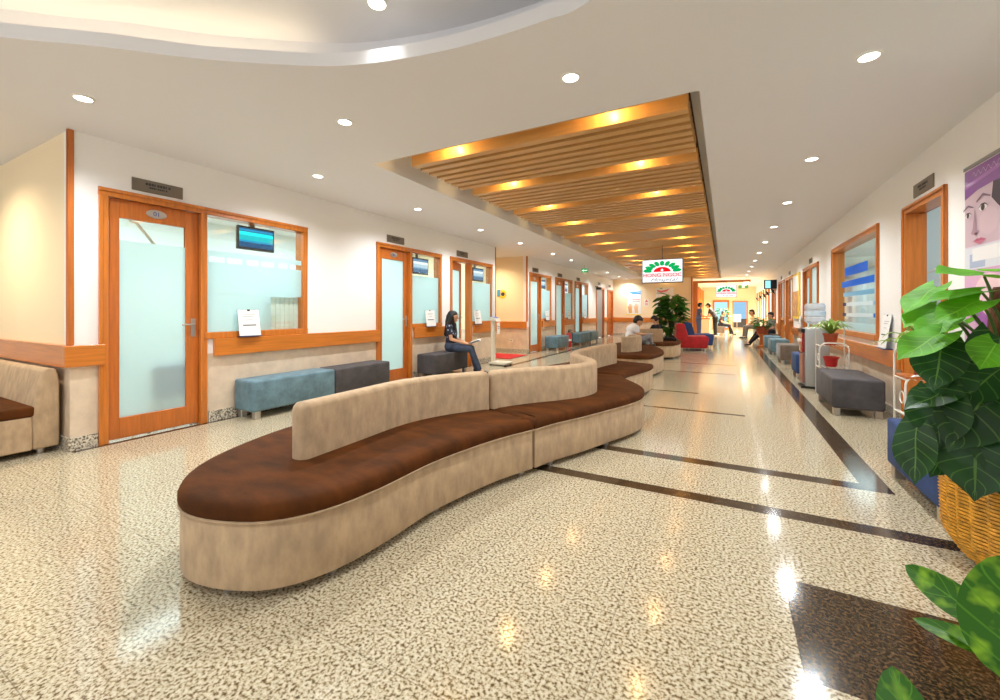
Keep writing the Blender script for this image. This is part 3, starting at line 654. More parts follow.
sofa_module('beige and brown serpentine sofa unit with the rounded end nearest the camera',
    [RS, RS, LS, LS, (-2.62, 2.80), (-2.70, 2.35), (-2.67, 1.9), (-2.60, 1.56), (-2.46, 1.225), (-2.275, 1.03), (-2.07, 0.943), (-1.86, 0.965), (-1.66, 1.065), (-1.54, 1.25), (-1.49, 1.52), (-1.48, 1.88), (-1.44, 2.15), (-1.355, 2.5)],
    [(-1.955, 1.44), (-1.955, 1.52), (-1.962, 1.8), (-1.97, 2.25), (-1.87, 2.6), (-1.665, 2.945)], (True, True))
sofa_module('middle serpentine sofa unit whose backrest curls round, next to the rounded end unit',
    [RN, RN, LN, LN, (-2.25, 5.0), (-2.05, 4.65), (-1.93, 4.3), (-1.95, 3.95), (-2.10, 3.6), LS2, LS2, RS2, RS2, (-1.15, 3.06), (-1.03, 3.33), (-0.91, 3.65), (-0.80, 3.95), (-0.725, 4.25), (-0.745, 4.55), (-0.87, 4.82), (-1.03, 5.07)],
    [(-1.66, 2.953), (-1.48, 3.26), (-1.29, 3.51), (-1.145, 3.76), (-1.105, 4.02), (-1.17, 4.25), (-1.33, 4.48), (-1.49, 4.74), (-1.56, 5.05), (-1.57, 5.33)], (True, True))
sofa_module('third serpentine sofa unit with a square far end, behind the curling backrest',
    [(-0.955, 6.64), (-0.955, 6.64), (-2.12, 7.05), (-2.12, 7.05), (-2.12, 6.6), (-2.19, 6.2), (-2.29, 5.75), LN2, LN2, RN2, RN2, (-1.115, 5.6), (-1.04, 5.95), (-0.965, 6.35)],
    [(-1.57, 5.338), (-1.56, 5.7), (-1.51, 6.05), (-1.44, 6.47)], (True, True))
sofa_module('serpentine sofa unit the man in the white shirt sits on',
    [(-1.42, 7.70), (-1.42, 7.70), (-1.2, 7.82), (-1.12, 8.15), (-1.07, 8.6), (-1.09, 9.0), (-1.2, 9.5), (-1.42, 10.1), (-1.6, 10.75), (-1.6, 10.75), (-2.4, 10.75), (-2.4, 10.75), (-2.42, 9.6), (-2.4, 8.6), (-2.3, 7.75), (-2.3, 7.75)],
    [(-1.76, 8.16), (-1.64, 8.2), (-1.5, 8.45), (-1.47, 8.72), (-1.56, 8.95), (-1.75, 9.1)], (True, True))
sofa_module('farthest serpentine sofa unit, in front of the big leafy plant',
    [(-1.4, 10.98), (-1.4, 10.98), (-1.15, 11.2), (-1.04, 11.7), (-1.06, 12.3), (-1.2, 12.9), (-1.5, 13.2), (-2.0, 13.3), (-2.4, 13.1), (-2.45, 12.3), (-2.4, 11.3), (-2.3, 10.98), (-2.3, 10.98)],
    [(-1.98, 11.35), (-1.7, 11.38), (-1.4, 11.42)], (True, True), top=0.74)
# straight sofa in the left alcove
t = thing('alcove_sofa', 'beige sofa with brown seat against the left alcove wall', 'sofa', (-5.03, 1.37, 0))
b = MB(); prof = [(-0.16, 0.05), (-0.165, 0.34), (-0.15, 0.45), (-0.125, 0.62), (-0.105, 0.70), (-0.07, 0.72), (-0.02, 0.705), (0, 0.6), (0, 0.05)]
b.loops([[(x, y, z) for y, z in prof] for x in (-2.2, 0.0)]); b.build('backrest', M['beige'], t, bevel=0.018, seg=3, smooth='auto')
MB().box(-2.2, 0, -0.95, -0.162, 0.05, 0.325).build('base', M['beige'], t, bevel=0.012)
MB().box(-2.2, 0.002, -0.955, -0.145, 0.325, 0.41).build('seat_cushion', M['brown'], t, bevel=0.02, seg=3, smooth='auto')
for x in (-2.1, -0.07):
    for yy in (-0.88, -0.1): MB().cyl((x, yy, 0), 0.022, 0.026, 0, 0.05, 14).build('foot', M['steel'], t)
# ------------------------------------------------------------------ upholstered benches (local origin: centre of the footprint)
def bench(label, x, y, lx, ly, m, h=0.43, rz=0, group=None):
    t = thing('bench', label, 'bench', (x, y, 0), rz, group); fz = 0.085
    b = MB(); b.box(-lx/2, lx/2, -ly/2, ly/2, fz, h); b.build('upholstered_body', M[m], t, bevel=0.028, seg=4, smooth='auto')
    for sx in (-1, 1):
        for sy in (-1, 1):
            a = sx*(lx/2-0.05); c = sy*(ly/2-0.07); MB().box(a-0.032, a+0.032, c-0.032, c+0.032, 0, fz+0.004).build('foot', M['steel'], t, bevel=0.004, seg=1)
    return t
bench('grey-blue velvet bench under the near left window', -4.72, 3.29, 0.36, 1.1, 'teal')
bench('charcoal velvet bench touching the grey-blue one on the left wall', -4.72, 4.36, 0.36, 1.02, 'char')
bench('charcoal bench the woman sits on by the left wall', -4.66, 6.42, 0.40, 1.08, 'char')
bench('grey-blue bench left of the red fire extinguisher', -4.6, 12.3, 0.42, 1.0, 'teal')
bench('grey-blue bench right of the red fire extinguisher', -4.6, 14.6, 0.42, 1.1, 'teal')
bench('farther grey-blue bench beyond the fire extinguisher', -4.6, 15.85, 0.42, 1.0, 'teal')
bench('large charcoal bench beside the white plant rack on the right', 1.32, 6.54, 0.47, 1.0, 'char')
bench('deep blue bench behind the wicker basket plant', 1.3, 3.64, 0.5, 0.88, 'blue', h=0.42)
bench('small blue bench just beyond the water dispenser', 1.32, 9.35, 0.42, 0.6, 'blue')
bench('taupe bench beyond the small blue one on the right', 1.32, 11.75, 0.44, 0.85, 'taupe')
bench('nearer of the two grey-blue benches on the right wall', 1.3, 13.85, 0.42, 0.85, 'teal')
bench('farther of the two grey-blue benches on the right wall', 1.28, 15.4, 0.42, 0.85, 'teal')
bench('bench under the seated man with dark trousers', 1.35, 17.1, 0.42, 1.1, 'taupe')
bench('bench under the person in the cream shirt', 1.35, 21.4, 0.45, 2.2, 'taupe')
# armless chairs
def easy_chair(label, x, y, rz, m):
    t = thing('armless_chair', label, 'armchair', (x, y, 0), rz)
    b = MB(); pr = [(-0.36, 0.08), (0.40, 0.08), (0.44, 0.36), (0.43, 0.42), (0.38, 0.45), (-0.12, 0.43), (-0.36, 0.43)]
    b.loops([[(px, yy, z) for px, z in pr] for yy in (0.38, -0.38)]); b.build('seat', M[m], t, bevel=0.03, seg=3, smooth='auto')
    b = MB(); pr = [(-0.40, 0.10), (-0.18, 0.432), (-0.30, 0.78), (-0.34, 0.82), (-0.46, 0.82), (-0.50, 0.78)]
    pr = [(-0.46, 0.14), (-0.365, 0.1), (-0.12, 0.435), (-0.22, 0.78), (-0.26, 0.82), (-0.40, 0.82), (-0.45, 0.78)]
    b.loops([[(px, yy, z) for px, z in pr] for yy in (0.385, -0.385)]); b.build('backrest', M[m], t, bevel=0.03, seg=3, smooth='auto')
    for sx in (-0.3, 0.34):
        for sy in (-0.31, 0.31): MB().cyl((sx, sy, 0), 0.02, 0.024, 0, 0.09, 10).build('foot', M['steel'], t)
    return t
easy_chair('bright red velvet armless chair beside the leafy plant', -0.92, 14.2, math.radians(10), 'red')
easy_chair('blue velvet armless chair just behind the red one', -0.80, 15.5, math.radians(8), 'blue')
# ------------------------------------------------------------------ document stands on the rails
def doc_stand(x, y, z, rz, label, w_=0.25, h_=0.31):
    t = thing('document_stand', label, 'notice', (x, y, z), rz, 'paper notices on the wood rails')
    ti = 0.15; top = (-math.sin(ti)*h_, math.cos(ti)*h_)
    def q(x0, th, m, nm, y0, y1, s0, s1):
        b = MB(); d = Vector((-math.sin(ti), 0, math.cos(ti))); nrm = Vector((math.cos(ti), 0, math.sin(ti))); o = Vector((0.068, 0, 0.006))
        p = [o+d*s+nrm*n_ for s in (s0, s1) for n_ in (x0, x0+th)]
        vs = [(v.x, yy, v.z) for yy in (y0, y1) for v in p]
        b.add(vs, [(0, 1, 3, 2), (4, 6, 7, 5), (0, 4, 5, 1), (2, 3, 7, 6), (0, 2, 6, 4), (1, 5, 7, 3)]); b.build(nm, m, t)
    q(0, 0.003, M['acrylic'], 'acrylic_back', -w_/2, w_/2, 0, h_)
    q(0.0035, 0.001, M['paper'], 'paper_sheet', -w_/2+0.006, w_/2-0.006, 0.004, h_-0.004)
    for k, (a, b_, s_) in enumerate(((-0.06, 0.07, 0.245), (-0.07, 0.05, 0.225), (-0.075, 0.075, 0.12), (-0.04, 0.04, 0.185))): q(0.0047, 0.0004, M['ink'] if k in (2,) else M['grey'], 'printed_line', a*w_/0.25, b_*w_/0.25, s_*h_/0.31, s_*h_/0.31+(0.012 if k == 2 else 0.005))
    MB().box(0.005, 0.09, -w_/2, w_/2, 0, 0.006).build('base', mat('navy_base', (40, 60, 110), 0.4), t)
    q(0.0047, 0.004, M['black'], 'clip', -0.015, 0.015, h_-0.02, h_); return t
for yy, lab in ((2.9, 'white notice on a stand in the near left window, on the rail'), (6.3, 'white notice on the rail just left of the seated woman'), (8.0, 'white notice on the rail behind the weighing scale'), (12.15, 'white notice on the rail past the side passage'), (14.2, 'white notice on the rail above the fire extinguisher'), (16.1, 'white notice on the rail above the far grey-blue bench')):
    doc_stand(XL+0.0, yy, 0.905, 0, lab, 0.26 if yy < 4 else 0.3, 0.31)
doc_stand(XR, 6.5, 0.755, PI, 'large white notice on the right rail beside the wide window', 0.3, 0.4)
doc_stand(XR, 12.9, 0.755, PI, 'white notice on the rail beyond the water dispenser', 0.26, 0.32)
# ------------------------------------------------------------------ scale, extinguisher, passage items
t = thing('weighing_scale', 'tall cream height and weight scale beside the seated woman', 'scale', (-4.42, 8.2, 0))
MB().box(-0.2, 0.24, -0.17, 0.17, 0.02, 0.075).build('platform', M['cream'], t, bevel=0.015)
MB().box(-0.21, -0.13, -0.045, 0.045, 0.075, 0.98).build('column', M['cream'], t, bevel=0.012)
MB().box(-0.19, -0.15, -0.02, 0.02, 0.98, 1.95).build('height_rod', M['white'], t, bevel=0.004)
b = MB(); b.loops([[(-0.2, yy, 0.98), (-0.02, yy, 0.96), (-0.06, yy, 1.04), (-0.2, yy, 1.07)] for yy in (-0.1, 0.1)]); hd = b.build('display_head', M['cream'], t, bevel=0.01)
b = MB(); b.loops([[(-0.055, yy, 1.043), (-0.195, yy, 1.073), (-0.195, yy, 1.078), (-0.055, yy, 1.048)] for yy in (-0.09, 0.09)]); b.build('blue_panel', mat('scale_blue', (70, 120, 200), 0.4), hd)
for sx in (-0.16, 0.2):
    for sy in (-0.13, 0.13): MB().cyl((sx, sy, 0), 0.018, 0.018, 0, 0.025, 10).build('foot', M['black'], t)
t = thing('fire_extinguisher', 'red fire extinguisher standing by the left wall', 'fire extinguisher', (-4.62, 13.45, 0))
RM = mat('extinguisher_red', (190, 26, 24), 0.3, coat=0.4)
MB().lathe((0, 0, 0), [(0.09, 0), (0.095, 0.02), (0.095, 0.38), (0.07, 0.45), (0.03, 0.48)], 20).build('cylinder', RM, t, smooth='auto')
MB().cyl((0, 0, 0), 0.03, 0.025, 0.48, 0.53, 12).box(-0.02, 0.12, -0.012, 0.012, 0.53, 0.55).box(-0.02, 0.13, -0.012, 0.012, 0.565, 0.58).build('valve', M['black'], t)
MB().tube([(0.03, 0, 0.51), (0.12, 0.02, 0.48), (0.13, 0.03, 0.35), (0.115, 0.03, 0.15)], 0.011, 8).build('hose', M['black'], t, smooth=True)
MB().lathe((0, 0, 0), [(0.0955, 0.2), (0.0962, 0.205), (0.0962, 0.255), (0.0955, 0.26)], 20, cap=False).build('label_band', M['paper'], t)
t = thing('floor_mat', 'red mat at the mouth of the left side passage', 'mat', (-5.2, 9.85, 0)); MB().box(-0.62, 0.45, -0.55, 0.5, 0, 0.012).build('pile', mat('mat_red', (196, 30, 28), 0.9, var=0.2, scale=20), t, bevel=0.004); MB().box(-0.66, 0.49, -0.59, 0.54, 0, 0.006).build('edging', mat('mat_edge', (120, 24, 22), 0.8), t)
t = thing('round_wall_sign', 'round yellow and black sign on the passage wall', 'sign', (-5.7, 10.74, 1.69))
b = MB(); b.loops([[(0.12*f*math.cos(2*PI*k/24), -d, 0.12*f*math.sin(2*PI*k/24)) for k in range(24)] for d, f in ((0, 1), (0.015, 1))]); b.build('disc', mat('sign_yellow', (240, 196, 30), 0.5), t)
b = MB(); b.loops([[(0.02+0.06*math.cos(2*PI*k/24), -d, 0.06*math.sin(2*PI*k/24)) for k in range(24)] for d in (0.0151, 0.018)]); b.build('dark_centre', M['ink'], t)
MB().box(-0.17, -0.06, -0.02, 0, -0.06, 0.13).build('blue_tab', mat('tab_blue', (80, 150, 200), 0.5), t)
t = thing('wall_socket', 'cream wall socket low on the passage wall', 'socket', (-5.42, 10.74, 0.35)); MB().box(-0.06, 0.06, -0.012, 0, -0.045, 0.045).build('plate', M['cream'], t, bevel=0.004); MB().box(-0.03, -0.01, -0.014, -0.012, -0.01, 0.01).box(0.01, 0.03, -0.014, -0.012, -0.01, 0.01).build('slots', M['ink'], t)
t = thing('paper_notice', 'small white card on the passage corner rail', 'notice', (XL+0.05, 8.92, 0.86)); MB().box(0, 0.006, -0.04, 0.11, -0.22, 0.06).build('card', M['paper'], t); MB().box(0.006, 0.0066, -0.02, 0.09, -0.05, -0.03).box(0.006, 0.0066, -0.02, 0.06, -0.1, -0.085).build('print', M['grey'], t)
# ------------------------------------------------------------------ water dispenser and bottle
t = thing('water_dispenser', 'grey water dispenser with a red front panel on the right', 'water dispenser', (1.21, 8.12, 0))
MB().box(-0.12, 0.19, -0.17, 0.17, 0.03, 0.93).build('body', mat('dispenser_grey', (176, 178, 176), 0.35, 0.3), t, bevel=0.018, seg=3, smooth='auto')
DR = mat('dispenser_red', (150, 24, 30), 0.25, coat=0.4)
MB().box(-0.155, -0.12, -0.155, 0.155, 0.56, 0.86).build('upper_panel', DR, t, bevel=0.008)
MB().box(-0.15, -0.12, -0.155, 0.155, 0.08, 0.54).build('lower_door', mat('dispenser_door', (150, 100, 92), 0.3), t, bevel=0.008)
MB().box(-0.165, -0.1, -0.16, 0.16, 0.86, 0.925).build('control_strip', M['black'], t, bevel=0.008)
for yy in (-0.07, 0.0, 0.07): MB().box(-0.19, -0.155, yy-0.012, yy+0.012, 0.72, 0.76).build('tap', M['white'], t, bevel=0.004)
MB().box(-0.17, 0.19, -0.17, 0.17, 0, 0.035).build('plinth', M['black'], t)
MB().lathe((0.03, 0, 0), [(0.13, 0.93), (0.12, 0.945), (0.08, 0.95)], 24).build('bottle_collar', M['white'], t, smooth='auto')
BG = bpy.data.materials.new('bottle_plastic'); BG.use_nodes = True; nt = BG.node_tree; nt.nodes.clear()
a = nt.nodes.new('ShaderNodeBsdfTransparent'); a.inputs[0].default_value = s2l((226, 238, 246)); g_ = nt.nodes.new('ShaderNodeBsdfGlossy'); g_.inputs['Roughness'].default_value = 0.05
d_ = nt.nodes.new('ShaderNodeBsdfDiffuse'); d_.inputs[0].default_value = s2l((250, 252, 255)); x1 = nt.nodes.new('ShaderNodeMixShader'); x1.inputs[0].default_value = 0.45; x2 = nt.nodes.new('ShaderNodeMixShader'); x2.inputs[0].default_value = 0.15; o_ = nt.nodes.new('ShaderNodeOutputMaterial')
nt.links.new(a.outputs[0], x1.inputs[1]); nt.links.new(d_.outputs[0], x1.inputs[2]); nt.links.new(x1.outputs[0], x2.inputs[1]); nt.links.new(g_.outputs[0], x2.inputs[2]); nt.links.new(x2.outputs[0], o_.inputs[0])
t = thing('water_bottle', 'clear water bottle upturned on the dispenser', 'water bottle', (1.24, 8.12, 0.95))
MB().lathe((0, 0, 0), [(0.03, 0), (0.03, 0.03), (0.1, 0.06), (0.135, 0.09), (0.135, 0.15), (0.128, 0.16), (0.135, 0.17), (0.135, 0.25), (0.128, 0.26), (0.135, 0.27), (0.135, 0.33), (0.12, 0.365), (0.05, 0.37)], 28).build('bottle', BG, t, smooth='auto')
MB().lathe((0, 0, 0), [(0.1362, 0.175), (0.1366, 0.18), (0.1366, 0.24), (0.1362, 0.245)], 28, cap=False).build('label_band', mat('bottle_label', (206, 224, 236), 0.5), t)
# ------------------------------------------------------------------ plants
def leaf(mb, base, tip, width, nrm=(0, -0.4, 1), shape='heart', droop=0.1, fold=0.12, nu=9, ns=7, m=0, wav=0.0):
    B = Vector(base); T = Vector(tip); d = T-B; L = d.length; d.normalize(); n = Vector(nrm); n = (n-d*n.dot(d)).normalized(); sd = d.cross(n)
    vs = []; uv = []
    for i in range(nu+1):
        t = i/nu
        if shape == 'heart': hw = width/2*(math.sin(PI*min(1, (t*0.86+0.14)))**0.75)*(1.0 if t > 0.15 else 0.9+0.67*t); hw *= (1-t**6)
        elif shape == 'strap': hw = width/2*(min(1, t*5+0.35))*(1-t**3)
        elif shape == 'paddle': hw = width/2*math.sin(PI*(0.06+0.94*t**0.8))**0.6*(1 if t < 1 else 0)
        else: hw = width/2*math.sin(PI*(0.04+0.96*t))**0.85
        for k in range(ns):
            s_ = 2*k/(ns-1)-1
            back = -0.24*L*abs(s_)**1.6*(1-t)**3 if shape == 'heart' else 0
            p = B+d*(t*L+back)+sd*hw*s_+n*(fold*hw*abs(s_)**1.3*2-droop*L*t*t+wav*hw*math.sin(t*9+s_*2)*0.3)
            vs.append(p); uv.append((0.5+s_/2, t))
    fs = [(i*ns+k, i*ns+k+1, (i+1)*ns+k+1, (i+1)*ns+k) for i in range(nu) for k in range(ns-1)]
    mb.add(vs, fs, m, uv)
rnd = random.Random(3)
def woven(mb, prof, nz_, n, c=(0, 0, 0)):
    pass
# tall plant in the wicker basket
t = thing('potted_plant', 'large bright green plant on a moss pole in an orange wicker basket', 'plant', (1.29, 2.83, 0))
WK = mat('wicker', (222, 158, 48), 0.5, var=0.25, scale=30, coat=0.15)
bk = MB(); NW = 64; rows = 26
def brad(z): return 0.23+(0.335-0.23)*min(1, (z/0.14))**0.7 if z < 0.14 else 0.335+0.01*(z-0.14)/0.3
for r in range(rows):
    z = 0.035+r*0.0165; rings = []
    for k in range(NW):
        a = 2*PI*k/NW; rr = brad(z)+(0.006 if k % 2 else -0.005)
        rings.append((rr*math.cos(a), rr*math.sin(a), z))
    ro = [[(p[0]*(1+q/rr0), p[1]*(1+q/rr0), p[2]+dz) for p in rings] for rr0 in (brad(z),) for q, dz in ((0.0, -0.0072), (0.006, 0), (0.0, 0.0072), (-0.006, 0))]
    bk.loops(ro+[ro[0]], 0, False, False)
for k in range(NW//2):
    a = 2*PI*(2*k+0.5)/NW; pts = [(brad(z)*math.cos(a), brad(z)*math.sin(a), z) for z in (0.03, 0.08, 0.14, 0.3, 0.46)]; bk.tube(pts, 0.005, 5)
basket = bk.build('wicker_basket', WK, t, smooth=True)
MB().lathe((0, 0, 0), [(0.21, 0.03), (0.31, 0.14), (0.32, 0.44), (0.30, 0.44), (0.29, 0.40), (0.01, 0.40)], 32).build('liner', mat('basket_liner', (60, 38, 14), 0.9), basket, smooth='auto')
rim = []; MB().lathe((0, 0, 0), [(0.33, 0.455), (0.35, 0.465), (0.345, 0.485), (0.325, 0.48)], 48).build('rim', WK, basket, smooth='auto')
for k in range(4): a = PI/4+k*PI/2; MB().tube([(0.2*math.cos(a), 0.2*math.sin(a), 0.04), (0.24*math.cos(a), 0.24*math.sin(a), 0.0)], 0.012, 8).build('foot', M['white'], basket)
pm = MB(); pm.lathe((-0.15, -0.06, 0.38), [(0.075, 0), (0.07, 0.3), (0.075, 0.6), (0.062, 0.9), (0.05, 0.93)], 18); pm.build('moss_pole', M['bark'], t, smooth='auto')
up = MB(); lo = MB(); st = MB(); O_ = Vector((1.29, 2.83, 0)); pole = Vector((1.14, 2.77, 0))
UL = [((1.05, 2.75, 1.36), (0.84, 2.6, 1.385), .19, (-.1, -.5, 1)), ((0.93, 2.88, 1.32), (0.765, 2.74, 1.195), .15, (-.5, -.5, 1)), ((1.02, 2.7, 1.29), (0.80, 2.6, 1.255), .11, (.1, -.25, 1)),
      ((0.93, 2.85, 1.22), (0.755, 2.7, 1.13), .15, (-.3, -.4, 1)), ((1.0, 2.65, 1.245), (0.80, 2.5, 1.165), .14, (.1, -.45, 1)), ((0.92, 2.7, 1.175), (0.77, 2.6, 1.085), .14, (-.2, -.6, 1)),
      ((0.86, 2.6, 1.10), (0.665, 2.45, 0.995), .155, (-.1, -.6, 1)), ((0.99, 2.5, 1.065), (0.915, 2.43, 0.965), .15, (-.3, -1, .45)),
      ((1.15, 2.6, 1.27), (1.06, 2.5, 1.17), .13, (-.3, -1, .4)), ((1.25, 2.7, 1.42), (1.42, 2.62, 1.44), .2, (.2, -.4, 1)), ((1.3, 2.65, 1.2), (1.45, 2.55, 1.12), .2, (.3, -.6, 1)), ((1.2, 2.95, 1.4), (1.3, 3.15, 1.42), .2, (0, .3, 1)), ((1.05, 2.95, 1.15), (0.98, 3.12, 1.05), .2, (-.3, .4, 1))]
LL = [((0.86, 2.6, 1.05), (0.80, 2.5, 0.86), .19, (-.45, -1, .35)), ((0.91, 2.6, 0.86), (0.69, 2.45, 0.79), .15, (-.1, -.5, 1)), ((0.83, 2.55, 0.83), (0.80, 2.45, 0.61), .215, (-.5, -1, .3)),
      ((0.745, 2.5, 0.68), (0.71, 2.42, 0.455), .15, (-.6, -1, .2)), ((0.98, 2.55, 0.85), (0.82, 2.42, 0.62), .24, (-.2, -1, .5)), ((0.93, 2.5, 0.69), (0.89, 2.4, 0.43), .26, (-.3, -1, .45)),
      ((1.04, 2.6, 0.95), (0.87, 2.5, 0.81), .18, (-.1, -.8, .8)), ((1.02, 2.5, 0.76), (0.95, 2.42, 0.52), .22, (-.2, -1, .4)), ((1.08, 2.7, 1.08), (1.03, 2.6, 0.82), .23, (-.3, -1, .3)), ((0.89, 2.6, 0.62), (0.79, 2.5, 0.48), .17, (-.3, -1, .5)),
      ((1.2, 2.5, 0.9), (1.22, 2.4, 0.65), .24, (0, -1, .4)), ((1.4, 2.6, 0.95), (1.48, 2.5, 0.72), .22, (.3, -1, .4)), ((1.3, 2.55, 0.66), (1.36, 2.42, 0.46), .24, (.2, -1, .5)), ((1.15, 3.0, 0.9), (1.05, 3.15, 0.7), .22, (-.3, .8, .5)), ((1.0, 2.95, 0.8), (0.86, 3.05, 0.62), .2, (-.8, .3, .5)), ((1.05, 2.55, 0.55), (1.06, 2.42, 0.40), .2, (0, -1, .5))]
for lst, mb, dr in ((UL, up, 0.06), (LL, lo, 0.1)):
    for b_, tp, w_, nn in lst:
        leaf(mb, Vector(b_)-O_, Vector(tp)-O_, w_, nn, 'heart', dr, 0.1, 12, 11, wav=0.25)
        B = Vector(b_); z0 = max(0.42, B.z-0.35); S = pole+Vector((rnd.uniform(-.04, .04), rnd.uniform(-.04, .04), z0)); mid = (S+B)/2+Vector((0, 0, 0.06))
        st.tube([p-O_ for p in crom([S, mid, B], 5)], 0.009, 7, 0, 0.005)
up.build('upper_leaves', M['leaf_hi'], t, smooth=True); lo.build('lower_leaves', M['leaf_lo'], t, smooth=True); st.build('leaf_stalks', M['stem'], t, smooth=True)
# foreground plant, its pot just outside the frame
t = thing('potted_plant', 'variegated green plant leaning into the bottom right corner', 'plant', (0.64, 1.2, 0)); O_ = Vector((0.64, 1.2, 0))
MB().lathe((0, 0, 0), [(0.1, 0), (0.105, 0.02), (0.14, 0.28), (0.15, 0.29), (0.15, 0.32), (0.13, 0.32), (0.125, 0.29), (0.01, 0.29)], 28).build('pot', M['terra'], t, smooth='auto')
MB().lathe((0, 0, 0), [(0.124, 0.285), (0.05, 0.3), (0.01, 0.302)], 20).build('soil', M['soil'], t)
fl = MB(); fs_ = MB()
for b_, tp, w_, nn, dr in (((0.555, 1.27, 0.42), (0.585, 1.43, 0.635), .19, (-.5, -1, .45), 0.05), ((0.56, 1.45, 0.445), (0.452, 1.6, 0.475), .08, (-.5, -1, .6), 0.0), ((0.56, 1.33, 0.44), (0.42, 1.45, 0.415), .05, (-.4, -.8, 1), 0.06), ((0.55, 1.28, 0.44), (0.466, 1.4, 0.412), .05, (.3, .2, 1), -0.08),
    ((0.345, 1.12, 0.30), (0.315, 1.19, 0.437), .10, (-.4, -1, .3), 0.03), ((0.72, 1.3, 0.5), (0.86, 1.4, 0.6), .13, (.3, -.5, 1), .1), ((0.7, 1.1, 0.42), (0.82, 0.95, 0.5), .12, (.3, -.5, 1), .1), ((0.62, 1.1, 0.4), (0.6, 0.94, 0.42), .11, (0, -.5, 1), .1), ((0.66, 1.3, 0.5), (0.72, 1.42, 0.68), .13, (.3, -1, .5), .05)):
    leaf(fl, Vector(b_)-O_, Vector(tp)-O_, w_, nn, 'paddle', dr, 0.12, 12, 9)
    S = Vector((rnd.uniform(-.03, .03), rnd.uniform(-.03, .03), 0.29)); B = Vector(b_)-O_; fs_.tube(crom([S, (S+B)/2+Vector((0, 0, .05)), B], 5), 0.007, 7, 0, 0.004)
fl.build('leaves', M['leaf_front'], t, smooth=True); fs_.build('stalks', mat('brown_stalk', (110, 92, 70), 0.7), t, smooth=True)
# plant racks
def rack(label, x, y, top, back):
    t = thing('plant_rack', label, 'plant stand', (x, y, 0)); lx, ly = 0.16, 0.13
    for sy, hh in ((-ly, top), (ly, back)):
        b = MB(); pts = [(-lx, sy, 0), (-lx, sy, hh-0.09)]+[(-lx+0.09-0.09*math.cos(a), sy, hh-0.09+0.09*math.sin(a)) for a in (0.4, 0.8, 1.2, PI/2)]+[(lx-0.09+0.09*math.sin(a), sy, hh-0.09+0.09*math.cos(a)) for a in (0, 0.4, 0.8, 1.2)]+[(lx, sy, hh-0.09), (lx, sy, 0)]
        b.tube(pts, 0.009, 8); b.build('end_hoop', M['white'], t, smooth=True)
    for z in (top-0.04, top-0.34):
        b = MB()
        for k in range(7): xx = -lx+0.02+k*(2*lx-0.04)/6; b.tube([(xx, -ly, z), (xx, ly, z)], 0.004, 6)
        for sx in (-lx, lx): b.tube([(sx, -ly, z), (sx, ly, z)], 0.007, 6)
        b.build('shelf', M['white'], t)
    b = MB()
    for sx in (-1, 1):
        b.tube([(sx*lx, -0.05+0.05*math.cos(a), top-0.2+0.05*math.sin(a)) for a in [k*PI/8 for k in range(17)]], 0.005, 6)
    b.build('scroll', M['white'], t); return t
def strap_plant(label, x, y, z, pr, ph, n, R, hh, seed, wd=0.035, xmax=1.67):
    r = random.Random(seed); t = thing('potted_plant', label, 'plant', (x, y, z))
    MB().lathe((0, 0, 0), [(pr*0.7, 0), (pr*0.72, 0.01), (pr*0.95, ph*0.85), (pr*1.05, ph*0.86), (pr*1.05, ph), (pr*0.9, ph), (pr*0.88, ph*0.9), (0.01, ph*0.88)], 24).build('pot', M['terra'], t, smooth='auto')
    MB().lathe((0, 0, 0), [(pr*0.87, ph*0.87), (0.01, ph*0.95)], 16).build('soil', M['soil'], t)
    b = MB()
    for k in range(n):
        a = 2*PI*k/n+r.uniform(-.3, .3); q = r.uniform(0.3, 1.0); rad = R*q; top = hh*(1.25-0.75*q)*r.uniform(.85, 1.1)
        d = Vector((math.cos(a), math.sin(a), 0)); s = Vector((r.uniform(-.02, .02), r.uniform(-.02, .02), ph*0.9))
        pts = crom([s, s+d*rad*0.4+Vector((0, 0, top*0.8)), s+d*rad*0.75+Vector((0, 0, top)), s+d*rad+Vector((0, 0, top*r.uniform(.55, .8)))], 4)
        pts = [Vector((min(p.x, xmax-x), p.y, p.z)) for p in pts]; sd = Vector((-d.y, d.x, 0)); vs = []; uv = []; N = len(pts)
        for i, p in enumerate(pts):
            tt = i/(N-1); hw = wd/2*(min(1, .35+2.5*tt))*(1-tt**2.5)+0.0008
            vs += [p-sd*hw+Vector((0, 0, hw*.35)), p, p+sd*hw+Vector((0, 0, hw*.35))]; uv += [(0.1, tt), (0.5, tt), (0.9, tt)]
        b.add(vs, [(i*3+k2, i*3+k2+1, i*3+k2+4, i*3+k2+3) for i in range(N-1) for k2 in (0, 1)], 0, uv)
    b.build('leaves', M['leaf_grass'], t, smooth=True); return t
rack('white wire plant rack between the dispenser and the charcoal bench', 1.31, 7.32, 0.76, 1.04)
strap_plant('spiky green plant in a terracotta pot on the far white rack', 1.29, 7.30, 0.726, 0.085, 0.165, 44, 0.30, 0.22, 5)
t = thing('plant_pot', 'empty red pot on the lower shelf of the far white rack', 'pot', (1.3, 7.32, 0.426)); MB().lathe((0, 0, 0), [(0.06, 0), (0.085, 0.12), (0.095, 0.12), (0.095, 0.14), (0.08, 0.14), (0.07, 0.02), (0.01, 0.015)], 20).build('pot', mat('red_pot', (186, 34, 34), 0.4), t, smooth='auto')
rack('white wire plant rack behind the big plant on the right', 1.50, 4.86, 0.66, 0.90)
MB().box(1.34, 1.66, 4.72, 5.0, 0.629, 0.646).build('x', M['wood_red'])
o = bpy.data.objects['x']; o.name = 'rack_board'; tag(o, 'thin red-brown board on the nearer white plant rack', 'board')
strap_plant('broad leaved green plant in a terracotta pot on the nearer white rack', 1.50, 4.87, 0.647, 0.085, 0.17, 26, 0.38, 0.28, 9, 0.06)
